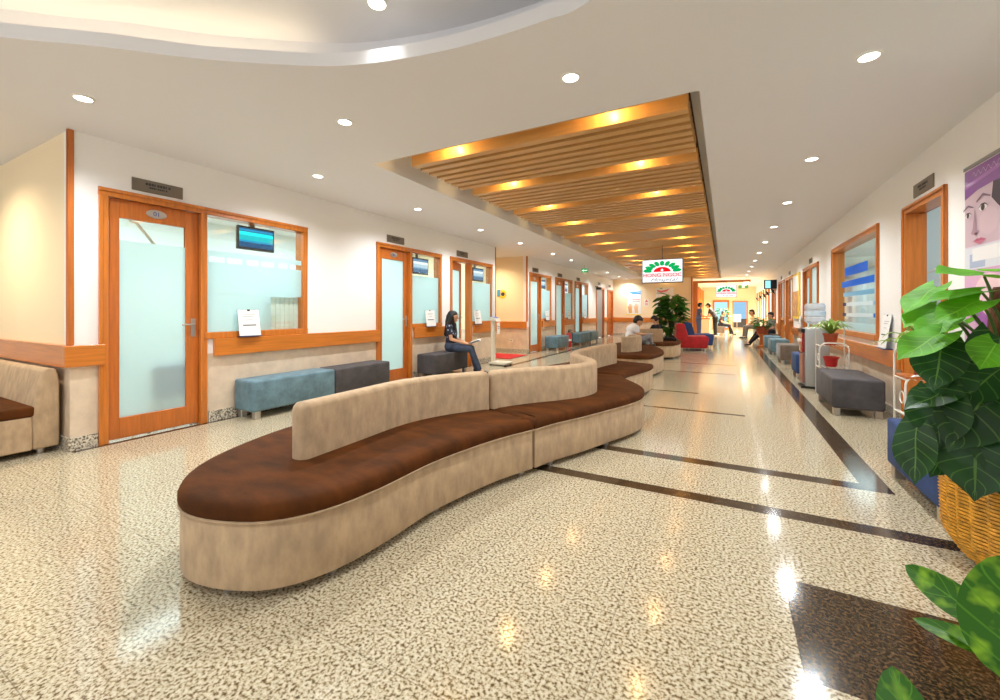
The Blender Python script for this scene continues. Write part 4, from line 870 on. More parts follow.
def bush(label, x, y, z, pr, ph, R, h0, h1, n, ll, lw, seed, potm, cat='plant', shape='oval'):
    r = random.Random(seed); t = thing('potted_plant', label, cat, (x, y, z))
    MB().lathe((0, 0, 0), [(pr*0.75, 0), (pr, ph*0.9), (pr*1.08, ph*0.9), (pr*1.08, ph), (pr*0.9, ph), (pr*.88, ph*0.92), (0.01, ph*.9)], 24).build('pot', potm, t, smooth='auto')
    b = MB(); s = MB(); ns_ = max(5, n//8)
    for k in range(ns_):
        a = r.uniform(0, 2*PI); q = R*r.uniform(.15, .6); zz = h0+(h1-h0)*r.uniform(.5, .95)
        s.tube(crom([(0.02*math.cos(a), 0.02*math.sin(a), ph*.85), (q*.5*math.cos(a), q*.5*math.sin(a), (ph+zz)/2), (q*math.cos(a), q*math.sin(a), zz)], 4), 0.008, 6, 0, 0.004)
    for k in range(n):
        a = r.uniform(0, 2*PI); f = r.random(); zz = h0+(h1-h0)*f; rad = R*(0.25+0.6*math.sin(PI*min(1, .2+.75*f)))*r.uniform(.3, 1)
        d = Vector((math.cos(a), math.sin(a), r.uniform(-.5, .5))); B = Vector((rad*math.cos(a), rad*math.sin(a), zz)); T = B+d*ll*r.uniform(.7, 1.15)
        leaf(b, B, T, lw*r.uniform(.8, 1.2), (r.uniform(-.4, .4), r.uniform(-.6, .2), 1), shape, 0.25, 0.15, 6, 5)
    s.build('stems', M['stem'], t, smooth=True); b.build('leaves', M['leaf_bush'], t, smooth=True); return t
bush('tall broad leaved plant between the far sofa and the red chair', -1.66, 15.7, 0, 0.21, 0.34, 0.5, 0.45, 1.75, 260, 0.36, 0.19, 21, mat('dark_pot', (52, 70, 44), 0.5), shape='oval')
t = thing('urn_pedestal', 'brown pedestal under the bowl planter by the far right wall', 'pedestal', (1.08, 16.2, 0)); MB().lathe((0, 0, 0), [(0.16, 0), (0.16, 0.05), (0.09, 0.09), (0.07, 0.22), (0.08, 0.36), (0.13, 0.42), (0.13, 0.44)], 24).build('column', M['wood_red'], t, smooth='auto')
MB().lathe((0, 0, 0), [(0.165, 0.44), (0.165, 0.455)], 24).build('top_plate', M['wood_red'], t)
bush('leafy plant in a terracotta bowl on the brown pedestal', 1.08, 16.2, 0.455, 0.2, 0.24, 0.3, 0.22, 0.52, 70, 0.2, 0.09, 22, M['terra'])
bush('small green plant standing beyond the group in the far corridor', -0.15, 26.5, 0, 0.16, 0.3, 0.4, 0.35, 1.35, 60, 0.3, 0.13, 23, M['terra'])
# ------------------------------------------------------------------ hanging brand boards, posters and small wall items
LG = mat('petal_green', (12, 150, 76), 0.5)
def disp(name, rgb): return emit(name, rgb, 1.0)
SW, SRd, SG, SP, SK = disp('board_white', (250, 250, 250)), disp('board_red', (232, 24, 30)), disp('board_green', (14, 160, 84)), disp('board_pink', (246, 206, 206)), disp('board_grey', (70, 70, 78))
SRt = disp('board_letter_red', (182, 36, 44))
def brand_board(label, x, y, z, w_, h_, ceil_z, dim=False):
    t = thing('hanging_screen', label, 'sign', (x, y, z))
    MB().box(-w_/2, w_/2, 0, 0.06, -h_/2, h_/2).build('casing', M['black'], t, bevel=0.006, seg=1)
    sc = MB().box(-w_/2+0.015, w_/2-0.015, -0.004, 0, -h_/2+0.02, h_/2-0.015).build('screen', SW, t)
    def flat(name, polys, m, dy):
        b = MB()
        for p in polys: b.add([(a, dy, c) for a, c in p], [tuple(range(len(p)))])
        o = b.build(name, m, sc); return o
    k = w_/0.9; c0 = -0.02*k
    flat('red_half_disc', [[(0.19*k*math.cos(PI*i/24), c0+0.115*k*math.sin(PI*i/24)) for i in range(25)][::-1]], SRd, -0.0048)
    flat('white_cross', [[(-.03*k, c0+.03*k), (-.03*k, c0+.05*k), (.03*k, c0+.05*k), (.03*k, c0+.03*k)], [(-.011*k, c0+.01*k), (-.011*k, c0+.072*k), (.011*k, c0+.072*k), (.011*k, c0+.01*k)]], SW, -0.0054)
    pet = []
    for i in range(9):
        a = PI*(0.04+0.92*i/8); ca, sa = math.cos(a), math.sin(a); r0, r1, hw = 0.225*k, 0.41*k, 0.044*k
        def P(r, s): return (ca*r*1.03-sa*s, c0+0.005*k+(sa*r*0.62+ca*s*0.8))
        pet.append([P(r0, -hw*.5), P(r0+.03*k, -hw), P(r1-.05*k, -hw*1.15), P(r1, -hw*.3), P(r1, hw*.3), P(r1-.05*k, hw*1.15), P(r0+.03*k, hw), P(r0, hw*.5)])
    flat('green_petals', pet, SG, -0.0048)
    flat('pink_band', [[(-0.42*k, c0-0.125*k), (-0.42*k, c0-0.03*k), (0.42*k, c0-0.03*k), (0.42*k, c0-0.125*k)]], SP, -0.0048)
    tx = text_mesh('name_lettering', 'HONG NGOC', 0.12*k, SRt, sc, sx=1.12, ext=0.0003); tx.rotation_euler = (PI/2, 0, 0); tx.location = (0, -0.0054, c0-0.078*k)
    tx = text_mesh('hospital_lettering', 'Hospital', 0.115*k, SK, sc, shear=0.5, sx=1.5, ext=0.0003); tx.rotation_euler = (PI/2, 0, 0); tx.location = (0.02*k, -0.0054, c0-0.185*k)
    MB().box(-0.006, 0.006, 0.03, 0.042, h_/2, ceil_z-z).build('hanger', M['black'], t); return t
brand_board('lit HONG NGOC Hospital screen hanging under the slat ceiling', -1.31, 10.5, 2.145, 0.91, 0.56, H)
brand_board('smaller HONG NGOC screen hanging in the far warm corridor', 0.05, 24.0, 2.2, 0.92, 0.62, H)
def poster_wall(name, label, x, z, w_, h_, polys, y=20.995, paper='paper'):
    t = thing(name, label, 'poster', (x, y, z)); sh = MB().box(0, w_, -0.008, 0, 0, h_).build('sheet', M[paper], t); b = {}
    for k, (nm, col, p) in enumerate(polys):
        MB().add([(a*w_, -0.0085-0.0004*k, c*h_) for a, c in p], [tuple(range(len(p)))]).build(nm, mat('print_'+nm, col, 0.6), sh)
    return t
def blob(cx, cz, rx, rz, n=16, wob=0.0): return [(cx+rx*math.cos(2*PI*i/n)*(1+wob*math.sin(3*2*PI*i/n)), cz+rz*math.sin(2*PI*i/n)) for i in range(n)]
hand = lambda cx, s: [(cx-.09*s, .08), (cx-.13*s, .25), (cx-.17*s, .36), (cx-.12*s, .38), (cx-.08*s, .3), (cx-.07*s, .45), (cx-.03*s, .46), (cx-.01*s, .32), (cx+.02*s, .47), (cx+.06*s, .46), (cx+.06*s, .31), (cx+.1*s, .42), (cx+.13*s, .4), (cx+.11*s, .26), (cx+.12*s, .08)]
poster_wall('wall_poster', 'white poster with a blue wedge and orange hands on the far left wall', -4.28, 1.0, 0.72, 1.2,
    [('blue_wedge', (70, 140, 220), [(0.02, .95), (.5, .84), (.98, .84), (.98, .98)]), ('pale_band', (150, 196, 240), [(.5, .97), (.98, .99), (.98, .86)]), ('yellow_edge', (246, 220, 90), [(0, 0), (.04, 0), (.04, .7), (0, .8)]), ('yellow_foot', (248, 222, 110), [(0, 0), (1, 0), (1, .04), (0, .05)]),
     ('pink_text', (214, 150, 150), [(.42, .62), (.9, .62), (.9, .65), (.42, .65)]), ('grey_text', (150, 150, 150), [(.42, .55), (.9, .55), (.9, .57), (.42, .57)]), ('left_hand', (232, 176, 110), hand(.28, 1)), ('right_hand', (236, 190, 140), hand(.68, 1))])
poster_wall('wall_poster', 'pale poster with a pink swoosh above the leafy plant', -2.9, 1.0, 0.8, 1.3,
    [('pink_swoosh', (226, 120, 130), [(.05, .93), (.1, .86), (.3, .82), (.6, .86), (.8, .97), (.55, .92), (.3, .89)]), ('green_dot', (170, 200, 70), blob(.68, .7, .1, .06)), ('green_leaf', (160, 200, 170), blob(.3, .97, .08, .025)), ('pink_block', (226, 130, 130), [(.04, .1), (.26, .1), (.26, .28), (.04, .3)]), ('pale_figure', (240, 200, 200), blob(.55, .3, .2, .15))])
poster_wall('wall_notice', 'small pink and white card between the two far posters', -3.42, 1.44, 0.2, 0.32, [('pink_head', (224, 110, 110), [(.1, .6), (.9, .6), (.5, .98)]), ('pink_body', (236, 180, 176), [(.15, .1), (.85, .1), (.85, .5), (.15, .5)])])
# portrait poster on the right wall; local a along -Y from the left edge, c up
t = thing('portrait_poster', 'tall poster of a face under a purple hat on the right wall behind the plant', 'poster', (XR, 4.7, 0.95))
MB().box(-0.012, 0, -1.15, 0, 0, 1.36).build('sheet', mat('poster_pale', (222, 212, 226), 0.35), t); sh = t.children[0]
def pp(nm, col, pts, k, rough=0.35): MB().add([(-0.0125-0.0005*k, -a, c-0.95) for a, c in pts], [tuple(range(len(pts)))]).build(nm, mat('portrait_'+nm, col, rough, coat=0.3), sh)
pp('face', (214, 190, 204), [(0, 1.70), (0, 2.14), (.35, 2.14), (.72, 2.1), (.78, 1.9), (.66, 1.70)], 1)
pp('cheek', (220, 197, 210), blob(.34, 1.86, .13, .1), 2)
pp('hair', (52, 40, 62), [(.40, 2.13), (.38, 2.02), (.46, 1.95), (.62, 1.84), (.7, 1.70), (1.12, 1.70), (1.12, 2.12)], 3)
pp('hat', (142, 84, 168), [(0, 2.08), (.2, 2.12), (.42, 2.13), (.8, 2.1), (1.14, 2.0), (1.14, 2.30), (0, 2.30)], 4)
pp('hat_band', (176, 118, 196), [(0, 2.16), (.5, 2.21), (1.14, 2.12), (1.14, 2.15), (.5, 2.24), (0, 2.19)], 5)
pp('hat_script', (214, 186, 224), [(.12+k*.012, 2.245+.018*math.sin(k*1.1)) for k in range(48)]+[(.12+k*.012, 2.251+.018*math.sin(k*1.1)) for k in range(47, -1, -1)], 6)
def eye(a, c, s):
    pp('eye_white', (240, 234, 240), [(a-.06*s, c), (a-.02*s, c+.026*s), (a+.03*s, c+.024*s), (a+.06*s, c-.004), (a+.02*s, c-.022*s), (a-.03*s, c-.02*s)], 7); pp('iris', (38, 28, 44), blob(a, c+.002, .026*s, .025*s), 8); pp('lash', (40, 30, 46), [(a-.07*s, c), (a-.02*s, c+.032*s), (a+.03*s, c+.03*s), (a+.075*s, c-.002), (a+.03*s, c+.02*s), (a-.02*s, c+.022*s)], 9)
    pp('brow', (128, 100, 126), [(a-.09*s, c+.055*s), (a, c+.088*s), (a+.1*s, c+.06*s), (a+.1*s, c+.07*s), (a, c+.108*s), (a-.09*s, c+.07*s)], 7)
eye(.27, 1.97, 1.0); eye(.055, 1.945, .8)
pp('nose_shade', (176, 144, 164), [(.15, 1.98), (.13, 1.84), (.1, 1.80), (.13, 1.785), (.2, 1.79), (.22, 1.805), (.18, 1.82), (.17, 1.9)], 7); pp('nostril', (110, 74, 96), blob(.17, 1.79, .022, .01), 8)
pp('upper_lip', (196, 96, 132), [(.12, 1.735), (.19, 1.752), (.215, 1.747), (.24, 1.752), (.32, 1.73), (.22, 1.728)], 7); pp('lower_lip', (216, 120, 152), [(.13, 1.732), (.22, 1.726), (.31, 1.73), (.23, 1.704)], 8)
pp('pale_strip', (226, 232, 242), [(0, 1.52), (1.14, 1.52), (1.14, 1.69), (0, 1.69)], 5); pp('window_print', (170, 190, 220), [(.08, 1.53), (.3, 1.53), (.3, 1.62), (.08, 1.64)], 6); pp('white_print', (246, 248, 250), [(.12, 1.58), (.7, 1.58), (.7, 1.68), (.12, 1.68)], 7)
pp('pink_lower', (216, 168, 206), [(0, .97), (1.14, .97), (1.14, 1.52), (0, 1.52)], 5); pp('lower_figure', (240, 208, 216), blob(.35, 1.28, .22, .2), 6); pp('purple_swirl', (150, 84, 170), [(0, 1.2), (.3, 1.05), (.7, 1.0), (.4, 1.12), (.1, 1.3)], 7)
MB().box(-0.02, 0, -1.16, 0.01, 1.36, 1.385).build('top_rail', M['grey'], t); MB().box(-0.02, 0, -1.16, 0.01, -0.025, 0).build('bottom_rail', M['grey'], t)
# yellow framed board beyond the dispenser
t = thing('yellow_framed_board', 'tall yellow edged picture board on the right wall past the dispenser', 'poster', (XR, 14.15, 1.0)); MB().box(-0.04, 0, -1.1, 0, 0, 1.2).build('frame', mat('board_yellow', (246, 214, 60), 0.4), t, bevel=0.005); MB().box(-0.044, -0.04, -1.03, -0.07, 0.06, 0.72).build('picture', mat('board_tan', (206, 150, 96), 0.5, var=0.3, scale=7), t); MB().box(-0.044, -0.04, -1.03, -0.07, 0.72, 1.14).build('header', M['paper'], t)
t = thing('light_box_sign', 'small black framed sign box glowing blue, high on the far right wall', 'sign', (1.45, 18.6, 2.2)); MB().box(-0.16, 0.25, 0, 0.1, -0.17, 0.17).build('casing', M['black'], t); MB().box(-0.12, 0.05, -0.004, 0, -0.14, 0.14).build('lit_panel', emit('blue_lit', (150, 220, 240), 1.1), t)
for i, (yy, zz) in enumerate(((18.45, 1.93), (20.7, 1.93), (22.4, 1.9), (24.6, 1.88), (27.0, 1.84))):
    t = thing('wall_speaker', '%s small dark angled fixture in the row on the far right wall' % ('nearest', 'second', 'third', 'fourth', 'farthest')[i], 'wall fixture', (XR, yy, zz), 0, 'dark angled fixtures on the far right wall')
    MB().tube([(0, 0, 0.05), (-0.1, 0, 0.05), (-0.14, 0, 0.02)], 0.012, 6).build('bracket', M['black'], t); b = MB(); b.loops([[(-0.07, yv, -0.1), (-0.17, yv, -0.04), (-0.22, yv, 0.12), (-0.12, yv, 0.06)] for yv in (-0.06, 0.06)]); b.build('head', M['black'], t, bevel=0.008)
t = thing('exit_sign', 'small green exit sign hanging near the far left wall', 'sign', (-4.15, 13.7, 2.56)); MB().box(-0.11, 0.11, 0, 0.03, -0.065, 0.065).build('panel', emit('exit_green', (30, 150, 60), 0.8), t); b = MB(); b.add([(-.1, -.001, 0), (-.03, -.001, .045), (-.03, -.001, -.045)], [(0, 2, 1)]).box(-.03, .09, -.0015, -.001, -.015, .015); b.build('arrow', emit('exit_white', (230, 250, 230), 1), t); MB().box(-.004, .004, .01, .02, .075, H-2.56).build('hanger', M['grey'], t)
t = thing('exit_sign', 'small green sign hanging in the far warm corridor', 'sign', (0.75, 22.6, 2.33)); MB().box(-0.2, 0.2, 0, 0.03, -0.08, 0.08).build('panel', emit('sign_green', (120, 170, 90), 0.9), t); MB().box(-.06, .06, -.002, 0, -.05, .05).build('figure', emit('sign_pale', (250, 250, 210), 1), t); MB().box(-.004, .004, .01, .02, .08, H-2.33).build('hanger', M['grey'], t)
t = thing('security_camera', 'dark camera on a bracket by the grey doorway on the far left', 'camera', (XL, 17.75, 2.2)); MB().tube([(0, 0, 0.05), (0.12, 0, 0.05), (0.14, 0, 0)], 0.015, 8).build('bracket', M['black'], t); MB().box(0.06, 0.28, -0.07, 0.07, -0.09, 0.01).build('housing', M['black'], t, bevel=0.012)
t = thing('poster_stand', 'white board with dark marks standing in the far corridor', 'notice board', (0.62, 28.5, 0)); MB().box(-0.2, 0.2, 0, 0.03, 0.55, 1.0).build('board', M['paper'], t); MB().add([(a, -.002, c) for a, c in ((-.15, .85), (-.05, .75), (-.1, .7))], [(0, 2, 1)]).add([(a, -.002, c) for a, c in ((.02, .85), (.1, .9), (.08, .78))], [(0, 2, 1)]).add([(a, -.002, c) for a, c in ((-.08, .66), (.1, .64), (0, .6))], [(0, 2, 1)]).build('dark_marks', M['ink'], t); MB().cyl((0, 0.02, 0), 0.015, 0.015, 0.02, 0.55, 8).cyl((0, 0.02, 0), 0.15, 0.14, 0, 0.02, 20).build('pole', M['steel'], t)
t = thing('reception_counter', 'small wooden counter beside the nurse in the far corridor', 'counter', (-0.88, 23.4, 0)); MB().box(-0.2, 0.2, -0.5, 0.5, 0, 0.8).build('cabinet', M['paint_cream'], t); MB().box(-0.22, 0.22, -0.52, 0.52, 0.8, 0.85).build('top', M['wood_h'], t)
# ------------------------------------------------------------------ people
def fused(name, mb, m, parent, vox, it=6):
    me = mb.mesh(name, [m] if not isinstance(m, list) else m); o = bpy.data.objects.new(name, me); COL.objects.link(o)
    r = o.modifiers.new('fuse', 'REMESH'); r.mode = 'VOXEL'; r.voxel_size = vox
    s = o.modifiers.new('soft', 'SMOOTH'); s.factor = 0.5; s.iterations = it
    dg = bpy.context.evaluated_depsgraph_get(); new = bpy.data.meshes.new_from_object(o.evaluated_get(dg)); o.modifiers.clear(); o.data = new
    new.materials.clear(); new.materials.append(m)
    for p in new.polygons: p.use_smooth = True
    o.parent = parent; return o
def person(label, loc, rz, J, shirt, pants, hair='short', sleeve=0.55, shoe='black', sc=1.0, vox=0.009, skin='skin', hat=None, hold=None, fem=False, legs_bare=0.0):
    """J: joints in metres, facing +y, x to the person's right... pelvis is J['hip']"""
    t = thing('person', label, 'person', loc, rz); V = {k: Vector(v)*sc for k, v in J.items()}; S = sc
    b = MB(); cl = MB(); tr = MB(); sh = MB()
    hipc, ch, nk, hd = V['hip'], V['chest'], V['neck'], V['head']
    lat = (V['shoR']-V['shoL']).normalized(); hl = (V['hipR']-V['hipL']).normalized()
    def torso(m_, e):
        m_.caps(hipc-hl*.075*S, hipc+hl*.075*S, (.105+e)*S, (.105+e)*S); w_ = .07 if fem else .085
        mid = (hipc+ch)/2; m_.caps(mid-lat*.055*S, mid+lat*.055*S, (.098+e)*S, (.098+e)*S); m_.caps(hipc, mid, (.11+e)*S, (.10+e)*S); m_.caps(mid, ch, (.10+e)*S, (.105+e)*S)
        m_.caps(ch-lat*w_*S, ch+lat*w_*S, (.1+e)*S, (.1+e)*S); up_ = (ch+nk)/2; m_.caps(ch, up_, (.1+e)*S, (.09+e)*S)
        m_.caps(V['shoL'], up_, (.052+e)*S, (.07+e)*S); m_.caps(V['shoR'], up_, (.052+e)*S, (.07+e)*S)
    torso(b, 0); torso(cl, .014)
    b.caps(nk-(nk-ch)*.35, hd-Vector((0, 0, .04*S)), .052*S, .048*S)
    f = V.get('face', hd+Vector((0, 1, 0)))-hd; f.normalize(); up_ = Vector((0, 0, 1)); up_ = (up_-f*up_.dot(f)).normalized(); rt = f.cross(up_)
    def H_(x, y, z): return hd+rt*x*S+f*y*S+up_*z*S
    hb = MB(); b.caps(H_(0, -.015, .03), H_(0, .012, .03), .092*S, .088*S); b.caps(H_(0, .03, -.03), H_(0, .045, -.07), .068*S, .042*S); b.caps(H_(0, -.01, 0), H_(0, .0, -.04), .08*S, .06*S)
    b.caps(H_(0, .088, .015), H_(0, .112, -.018), .011*S, .016*S); b.caps(H_(-.02, .088, -.055), H_(.02, .088, -.055), .012*S, .012*S)
    for sx in (-1, 1): b.caps(H_(sx*.082, -.005, .02), H_(sx*.084, -.01, -.02), .017*S, .013*S)
    for sd in 'LR':
        s_, e_, w_, hp, kn, an = (V[q+sd] for q in ('sho', 'elb', 'wri', 'hip', 'kne', 'ank'))
        b.caps(s_, e_, .046*S, .037*S); b.caps(e_, w_, .037*S, .026*S)
        cl.caps(s_, s_+(e_-s_)*sleeve, .063*S, .056*S)
        if sleeve > 1: cl.caps(e_, e_+(w_-e_)*(sleeve-1), .052*S, .04*S)
        fw = (w_-e_).normalized(); hdirs = V.get('hand'+sd, w_+fw*.1)-w_; fw = hdirs.normalized()
        side = fw.cross(Vector((0, 0, 1)));
        if side.length < .2: side = Vector((1, 0, 0))
        side.normalize(); pn = side.cross(fw).normalized(); pm_ = w_+fw*.05*S
        b.caps(w_+fw*.02*S-side*.016*S, pm_+fw*.03*S-side*.02*S, .02*S, .016*S); b.caps(w_+fw*.02*S+side*.016*S, pm_+fw*.03*S+side*.02*S, .02*S, .016*S); b.caps(w_, pm_, .026*S, .022*S)
        for k, ln in enumerate((.062, .072, .068, .052)):
            o_ = w_+fw*.088*S+side*(-.03+.02*k)*S; m1 = o_+fw*ln*.5*S-pn*.006*S; b.caps(o_, m1, .0098*S, .0092*S, 8); b.caps(m1, m1+fw*ln*.42*S-pn*.022*S, .0092*S, .008*S, 8)
        th = -1 if sd == 'R' else 1
        o_ = w_+fw*.03*S+side*.026*th*S; m1 = o_+fw*.035*S+side*.024*th*S; b.caps(o_, m1, .012*S, .0105*S, 8); b.caps(m1, m1+fw*.032*S-pn*.008*S, .0105*S, .009*S, 8)
        b.caps(hp, kn, .082*S, .055*S); b.caps(kn, an, .054*S, .036*S); b.caps(kn, kn+(an-kn)*.35, .054*S, .056*S)
        tr.caps(hp, kn, .1*S, .072*S); tr.caps(kn, kn+(an-kn)*(.93-legs_bare), .071*S, .056*S)
        toe = V['toe'+sd]; b.caps(an, toe, .034*S, .026*S); b.caps(an-(toe-an).normalized()*.03*S-Vector((0, 0, .03*S)), toe-Vector((0, 0, .005*S)), .03*S, .026*S)
        sh.caps(an-(toe-an).normalized()*.03*S-Vector((0, 0, .035*S)), toe-Vector((0, 0, .004*S)), .037*S, .033*S); sh.caps(an-Vector((0, 0, .012*S)), toe, .036*S, .032*S)
    tr.caps(hipc-hl*.08*S, hipc+hl*.08*S, .122*S, .122*S)
    body = fused('body', b, M[skin], t, vox, 4)
    fused('top', cl, shirt, t, vox*1.3, 5); fused('trousers', tr, pants, t, vox*1.3, 5)
    for sd in 'LR':
        pass
    if shoe: fused('shoes', sh, M[shoe], t, vox*1.1, 3)
    for sx in (-1, 1):
        MB().ball(H_(sx*.033, .085, .02), .011*S, n=6).build('eye', M['ink'], t, smooth=True)
        MB().caps(H_(sx*.02, .097, .043), H_(sx*.047, .088, .043), .004*S, .004*S, 6).build('eyebrow', M['hair'], t)
    MB().caps(H_(-.018, .1, -.055), H_(.018, .1, -.055), .0055*S, .0055*S, 6).build('mouth', mat('lips', (176, 96, 84), 0.5), t)
    h = MB(); h.caps(H_(0, -.03, .055), H_(0, .008, .06), .095*S, .086*S); h.caps(H_(0, -.045, .0), H_(0, -.04, .05), .078*S, .088*S)
    for sx in (-1, 1): h.caps(H_(sx*.055, -.02, .03), H_(sx*.05, .03, .07), .042*S, .034*S)
    if hair == 'long':
        back = (ch-Vector((0, 0, .02*S))-f*.115*S); h.caps(H_(0, -.06, .02), H_(0, -.075, -.1), .085*S, .085*S)
        for sx in (-1, 1):
            h.caps(H_(sx*.062, -.015, .02), H_(sx*.07, -.045, -.12), .05*S, .052*S); h.caps(H_(sx*.07, -.05, -.12), ch-f*.07*S+lat*sx*.06*S, .05*S, .035*S)
        h.caps(H_(0, -.075, -.1), back, .08*S, .05*S); h.caps(H_(.075, .01, -.02), ch+lat*.06*S+f*.09*S+Vector((0, 0, .02*S)), .028*S, .024*S); h.caps(H_(-.075, .01, -.02), ch-lat*.06*S+f*.09*S+Vector((0, 0, .02*S)), .028*S, .024*S)
    if hair == 'bun': h.caps(H_(0, -.1, .03), H_(0, -.15, -.06), .05*S, .03*S)
    fused('hair', h, M['hair'], t, vox*1.2, 3)
    if hat:
        q = MB(); q.caps(H_(0, -.01, .075), H_(0, .0, .085), .1*S, .095*S); q.caps(H_(-.06, .1, .06), H_(.06, .1, .06), .02*S, .02*S); q.caps(H_(0, .05, .065), H_(0, .13, .055), .06*S, .03*S); fused('cap', q, hat, t, vox*1.2, 3)
    return t, V, H_
def sit(seat=.43, lean=.0, rl=.0):
    J = {'hip': (0, 0, seat+.1), 'chest': (0, .02+lean*.5, seat+.36), 'neck': (0, .01+lean, seat+.57), 'head': (0, .05+lean*1.25, seat+.70), 'face': (0, 1+lean, seat+.62)}
    for s_, sd in ((-1, 'L'), (1, 'R')):
        J['hip'+sd] = (s_*.085, .03, seat+.085); J['kne'+sd] = (s_*.1, .43, seat+.075); J['ank'+sd] = (s_*.11, .47, .085); J['toe'+sd] = (s_*.13, .62, .035)
        J['sho'+sd] = (s_*.165, .0+lean*.9, seat+.5); J['elb'+sd] = (s_*.21, .05+lean*.6, seat+.26); J['wri'+sd] = (s_*.12, .24+lean*.3, seat+.2)
    return J
def stand(lean=.0):
    J = {'hip': (0, 0, .93), 'chest': (0, .02+lean*.5, 1.2), 'neck': (0, .01+lean, 1.42), 'head': (0, .04+lean*1.25, 1.55), 'face': (0, 1+lean, 1.5-lean*.4)}
    for s_, sd in ((-1, 'L'), (1, 'R')):
        J['hip'+sd] = (s_*.085, 0, .9); J['kne'+sd] = (s_*.095, .02, .5); J['ank'+sd] = (s_*.1, 0, .085); J['toe'+sd] = (s_*.12, .15, .035)
        J['sho'+sd] = (s_*.175, lean*.9, 1.36); J['elb'+sd] = (s_*.22, .04+lean*.7, 1.1); J['wri'+sd] = (s_*.15, .26+lean*.7, 1.08)
    return J
D_ = mat('denim', (62, 74, 96), 0.8, var=0.15, scale=12); NV = mat('navy_print_top', (38, 42, 62), 0.8, var=0.0)
def dotted(name, base, dot):
    m = mat(name, base, 0.8); nt = m.node_tree; b = nt.nodes['Principled BSDF']; tc = nt.nodes.new('ShaderNodeTexCoord'); v = nt.nodes.new('ShaderNodeTexVoronoi'); v.inputs['Scale'].default_value = 16; nt.links.new(tc.outputs['Object'], v.inputs['Vector'])
    lt = nt.nodes.new('ShaderNodeMath'); lt.operation = 'LESS_THAN'; lt.inputs[1].default_value = 0.3; nt.links.new(v.outputs['Distance'], lt.inputs[0]); mx = nt.nodes.new('ShaderNodeMix'); mx.data_type = 'RGBA'; mx.inputs[6].default_value = s2l(base); mx.inputs[7].default_value = s2l(dot)
    nt.links.new(lt.outputs[0], mx.inputs[0]); nt.links.new(mx.outputs[2], b.inputs['Base Color']); return m
NV = dotted('navy_floral_top', (36, 40, 58), (150, 160, 180))
# woman on the charcoal bench
J = sit(.47); J['wriL'] = (-.08, .33, .62); J['wriR'] = (.10, .34, .63); J['handL'] = (0.0, .40, .62); J['handR'] = (.04, .42, .62); J['kneL'] = (-.09, .42, .52); J['kneR'] = (.09, .44, .52); J['ankL'] = (-.12, .52, .09); J['ankR'] = (.10, .62, .09); J['toeL'] = (-.13, .66, .035); J['toeR'] = (.11, .77, .035)
t, V, H_ = person('woman with long black hair and a dark patterned top reading on the charcoal bench', (-4.64, 6.62, 0), math.radians(-66), J, NV, D_, 'long', .5, 'black', .92, .0075, fem=True)
bk_ = thing('magazine', 'open white magazine held by the seated woman', 'magazine', (-4.23, 6.78, 0.592), math.radians(-66)); bk_.rotation_euler.x = 0.3; b = MB()
b.loops([[(x, y, z) for x, z in ((-.15, .03), (-.08, .012), (0, 0), (.08, .012), (.15, .03), (.15, .034), (.08, .017), (0, .006), (-.08, .017), (-.15, .034))] for y in (-.06, .14)]); b.build('pages', M['paper'], bk_); b = MB(); b.loops([[(x, y, z) for x, z in ((-.152, .028), (-.08, .009), (0, -.004), (.08, .009), (.152, .028), (.15, .03), (.08, .012), (0, 0), (-.08, .012), (-.15, .03))] for y in (-.063, .143)]); b.build('cover', mat('magazine_cover', (120, 130, 150), 0.4), bk_)
# man in white on the fourth sofa unit
J = sit(.41, .10); J['kneR'] = (.02, .46, .62); J['ankR'] = (-.22, .62, .42); J['toeR'] = (-.3, .74, .38); J['kneL'] = (-.1, .44, .50); J['ankL'] = (-.10, .56, .085); J['toeL'] = (-.11, .72, .035); J['wriR'] = (.06, .36, .66); J['wriL'] = (-.10, .34, .66); J['face'] = (0, 1.0, .45)
J['head'] = (0, .2, .95); J['neck'] = (0, .12, .86); J['shoL'] = (-.165, .1, .82); J['shoR'] = (.165, .1, .82); J['handR'] = (0, .45, .64); J['handL'] = (-.03, .44, .64)
WT = mat('white_cotton', (244, 244, 244), 0.8); GT = mat('grey_trousers', (150, 148, 150), 0.8, var=0.1, scale=10)
person('man in a white T-shirt and grey trousers sitting cross-legged on the sofa', (-1.98, 10.1, 0), math.radians(-58), J, WT, GT, 'short', .6, 'black', 1.0, .009)
t = thing('folded_paper', 'folded paper in the hands of the man in white', 'paper', (-1.595, 10.34, 0.665), math.radians(-58)); MB().box(-.11, .11, -.06, .08, 0, .004).build('sheet', M['paper'], t); MB().box(-.1, .1, -.05, .07, .004, .0045).build('print', M['grey'], t)
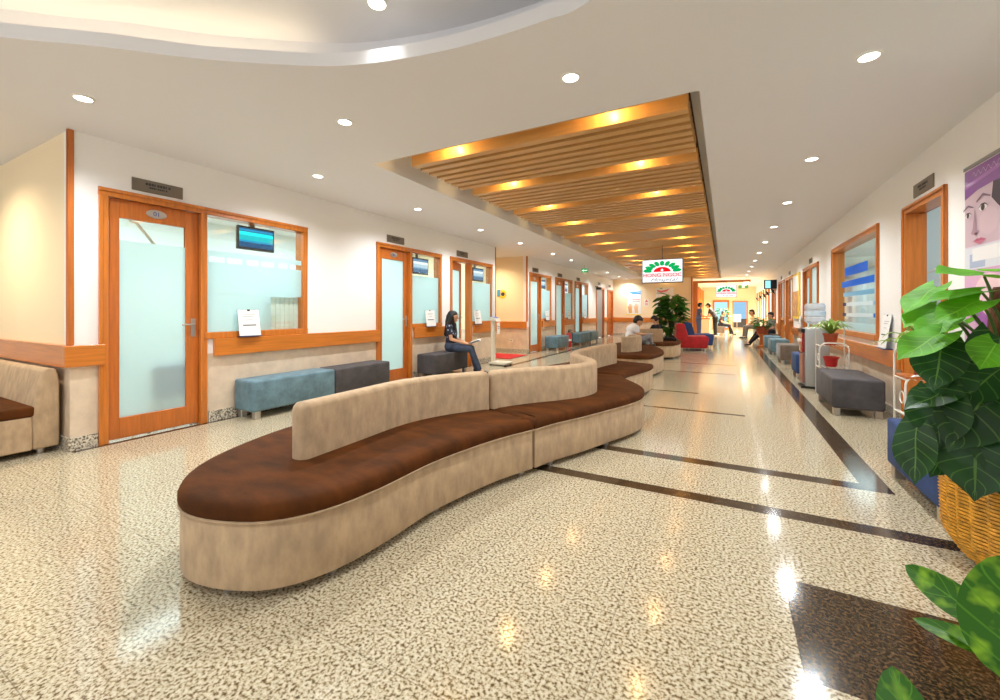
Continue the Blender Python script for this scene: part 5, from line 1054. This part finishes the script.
# woman in black behind him
BK = mat('black_top', (28, 27, 30), 0.8); J = sit(.41, .08); J['wriL'] = (-.1, .3, .8); J['elbL'] = (-.24, .16, .72); J['wriR'] = (.12, .12, 1.06); J['elbR'] = (.28, .16, .82); J['handR'] = (.1, .1, 1.16); J['face'] = (-.1, 1, .6)
person('woman in black with dark tied hair sitting behind the far sofa back', (-1.60, 12.1, 0), math.radians(62), J, BK, D_, 'bun', 1.2, 'black', .86, .011, fem=True)
t = thing('handbag', 'black bag lying on the far sofa seat', 'bag', (-1.3, 11.9, 0.41)); b = MB(); b.caps((-.14, 0, .05), (.14, 0, .05), .05, .05, 12); b.box(-.17, .17, -.045, .045, 0.0, .07); fused('bag_body', b, M['black'], t, .012, 3); MB().tube(crom([(-.1, 0, .09), (-.06, 0, .15), (.06, 0, .15), (.1, 0, .09)], 5), .008, 6).build('strap', M['black'], t)
# standing nurse and the group in the far corridor
SCR = mat('blue_grey_scrubs', (92, 100, 134), 0.8); J = stand(.03); J['wriR'] = (.12, .3, 1.0); J['wriL'] = (-.12, .32, 1.02)
person('standing person in blue-grey scrubs at the mouth of the far corridor', (-1.02, 20.2, 0), math.radians(-70), J, SCR, SCR, 'short', .5, 'black', .93, .012)
J = stand(.24); J['wriR'] = (.14, .5, 1.0); J['wriL'] = (-.14, .52, 1.02); J['elbR'] = (.22, .3, 1.02); J['elbL'] = (-.22, .3, 1.02)
person('person in a dark cap and grey top leaning forward in the far corridor', (-.42, 23.0, 0), math.radians(75), J, mat('dark_grey_top', (70, 64, 66), 0.8), BK, 'short', .5, 'black', .93, .013, hat=BK)
bench('dark stool under the farthest seated person', -.22, 24.2, .4, .5, 'taupe')
J = sit(.43, .1); J['ankR'] = (.1, .62, .085); J['toeR'] = (.12, .77, .035); person('farthest seated person in dark clothes with bare forearms', (-.22, 24.2, 0), math.radians(-100), J, mat('dark_plum', (60, 44, 44), 0.8), BK, 'short', .5, 'black', .95, .013)
# seated men on the right
J = sit(.43, -.02); J['ankL'] = (-.12, .82, .09); J['ankR'] = (.1, .72, .09); J['kneL'] = (-.1, .44, .47); J['kneR'] = (.1, .44, .5); J['toeL'] = (-.15, .96, .06); J['toeR'] = (.12, .86, .035)
person('man in a grey shirt and black trousers stretching his legs by the bowl planter', (1.38, 16.95, 0), math.radians(112), J, mat('grey_shirt', (126, 116, 112), 0.8), BK, 'short', .6, 'black', .92, .011)
J = sit(.43, .12); person('seated person in a cream shirt, far down the right side', (1.2, 21.3, 0), math.radians(110), J, mat('cream_shirt', (240, 214, 160), 0.8), mat('grey_cloth', (120, 112, 104), 0.8), 'short', .9, 'black', 1.0, .013)
J = sit(.43, .1); person('second seated person in a tan top beyond the cream shirt', (1.25, 22.1, 0), math.radians(100), J, mat('tan_top', (196, 140, 80), 0.8), BK, 'short', .6, 'black', .95, .013)
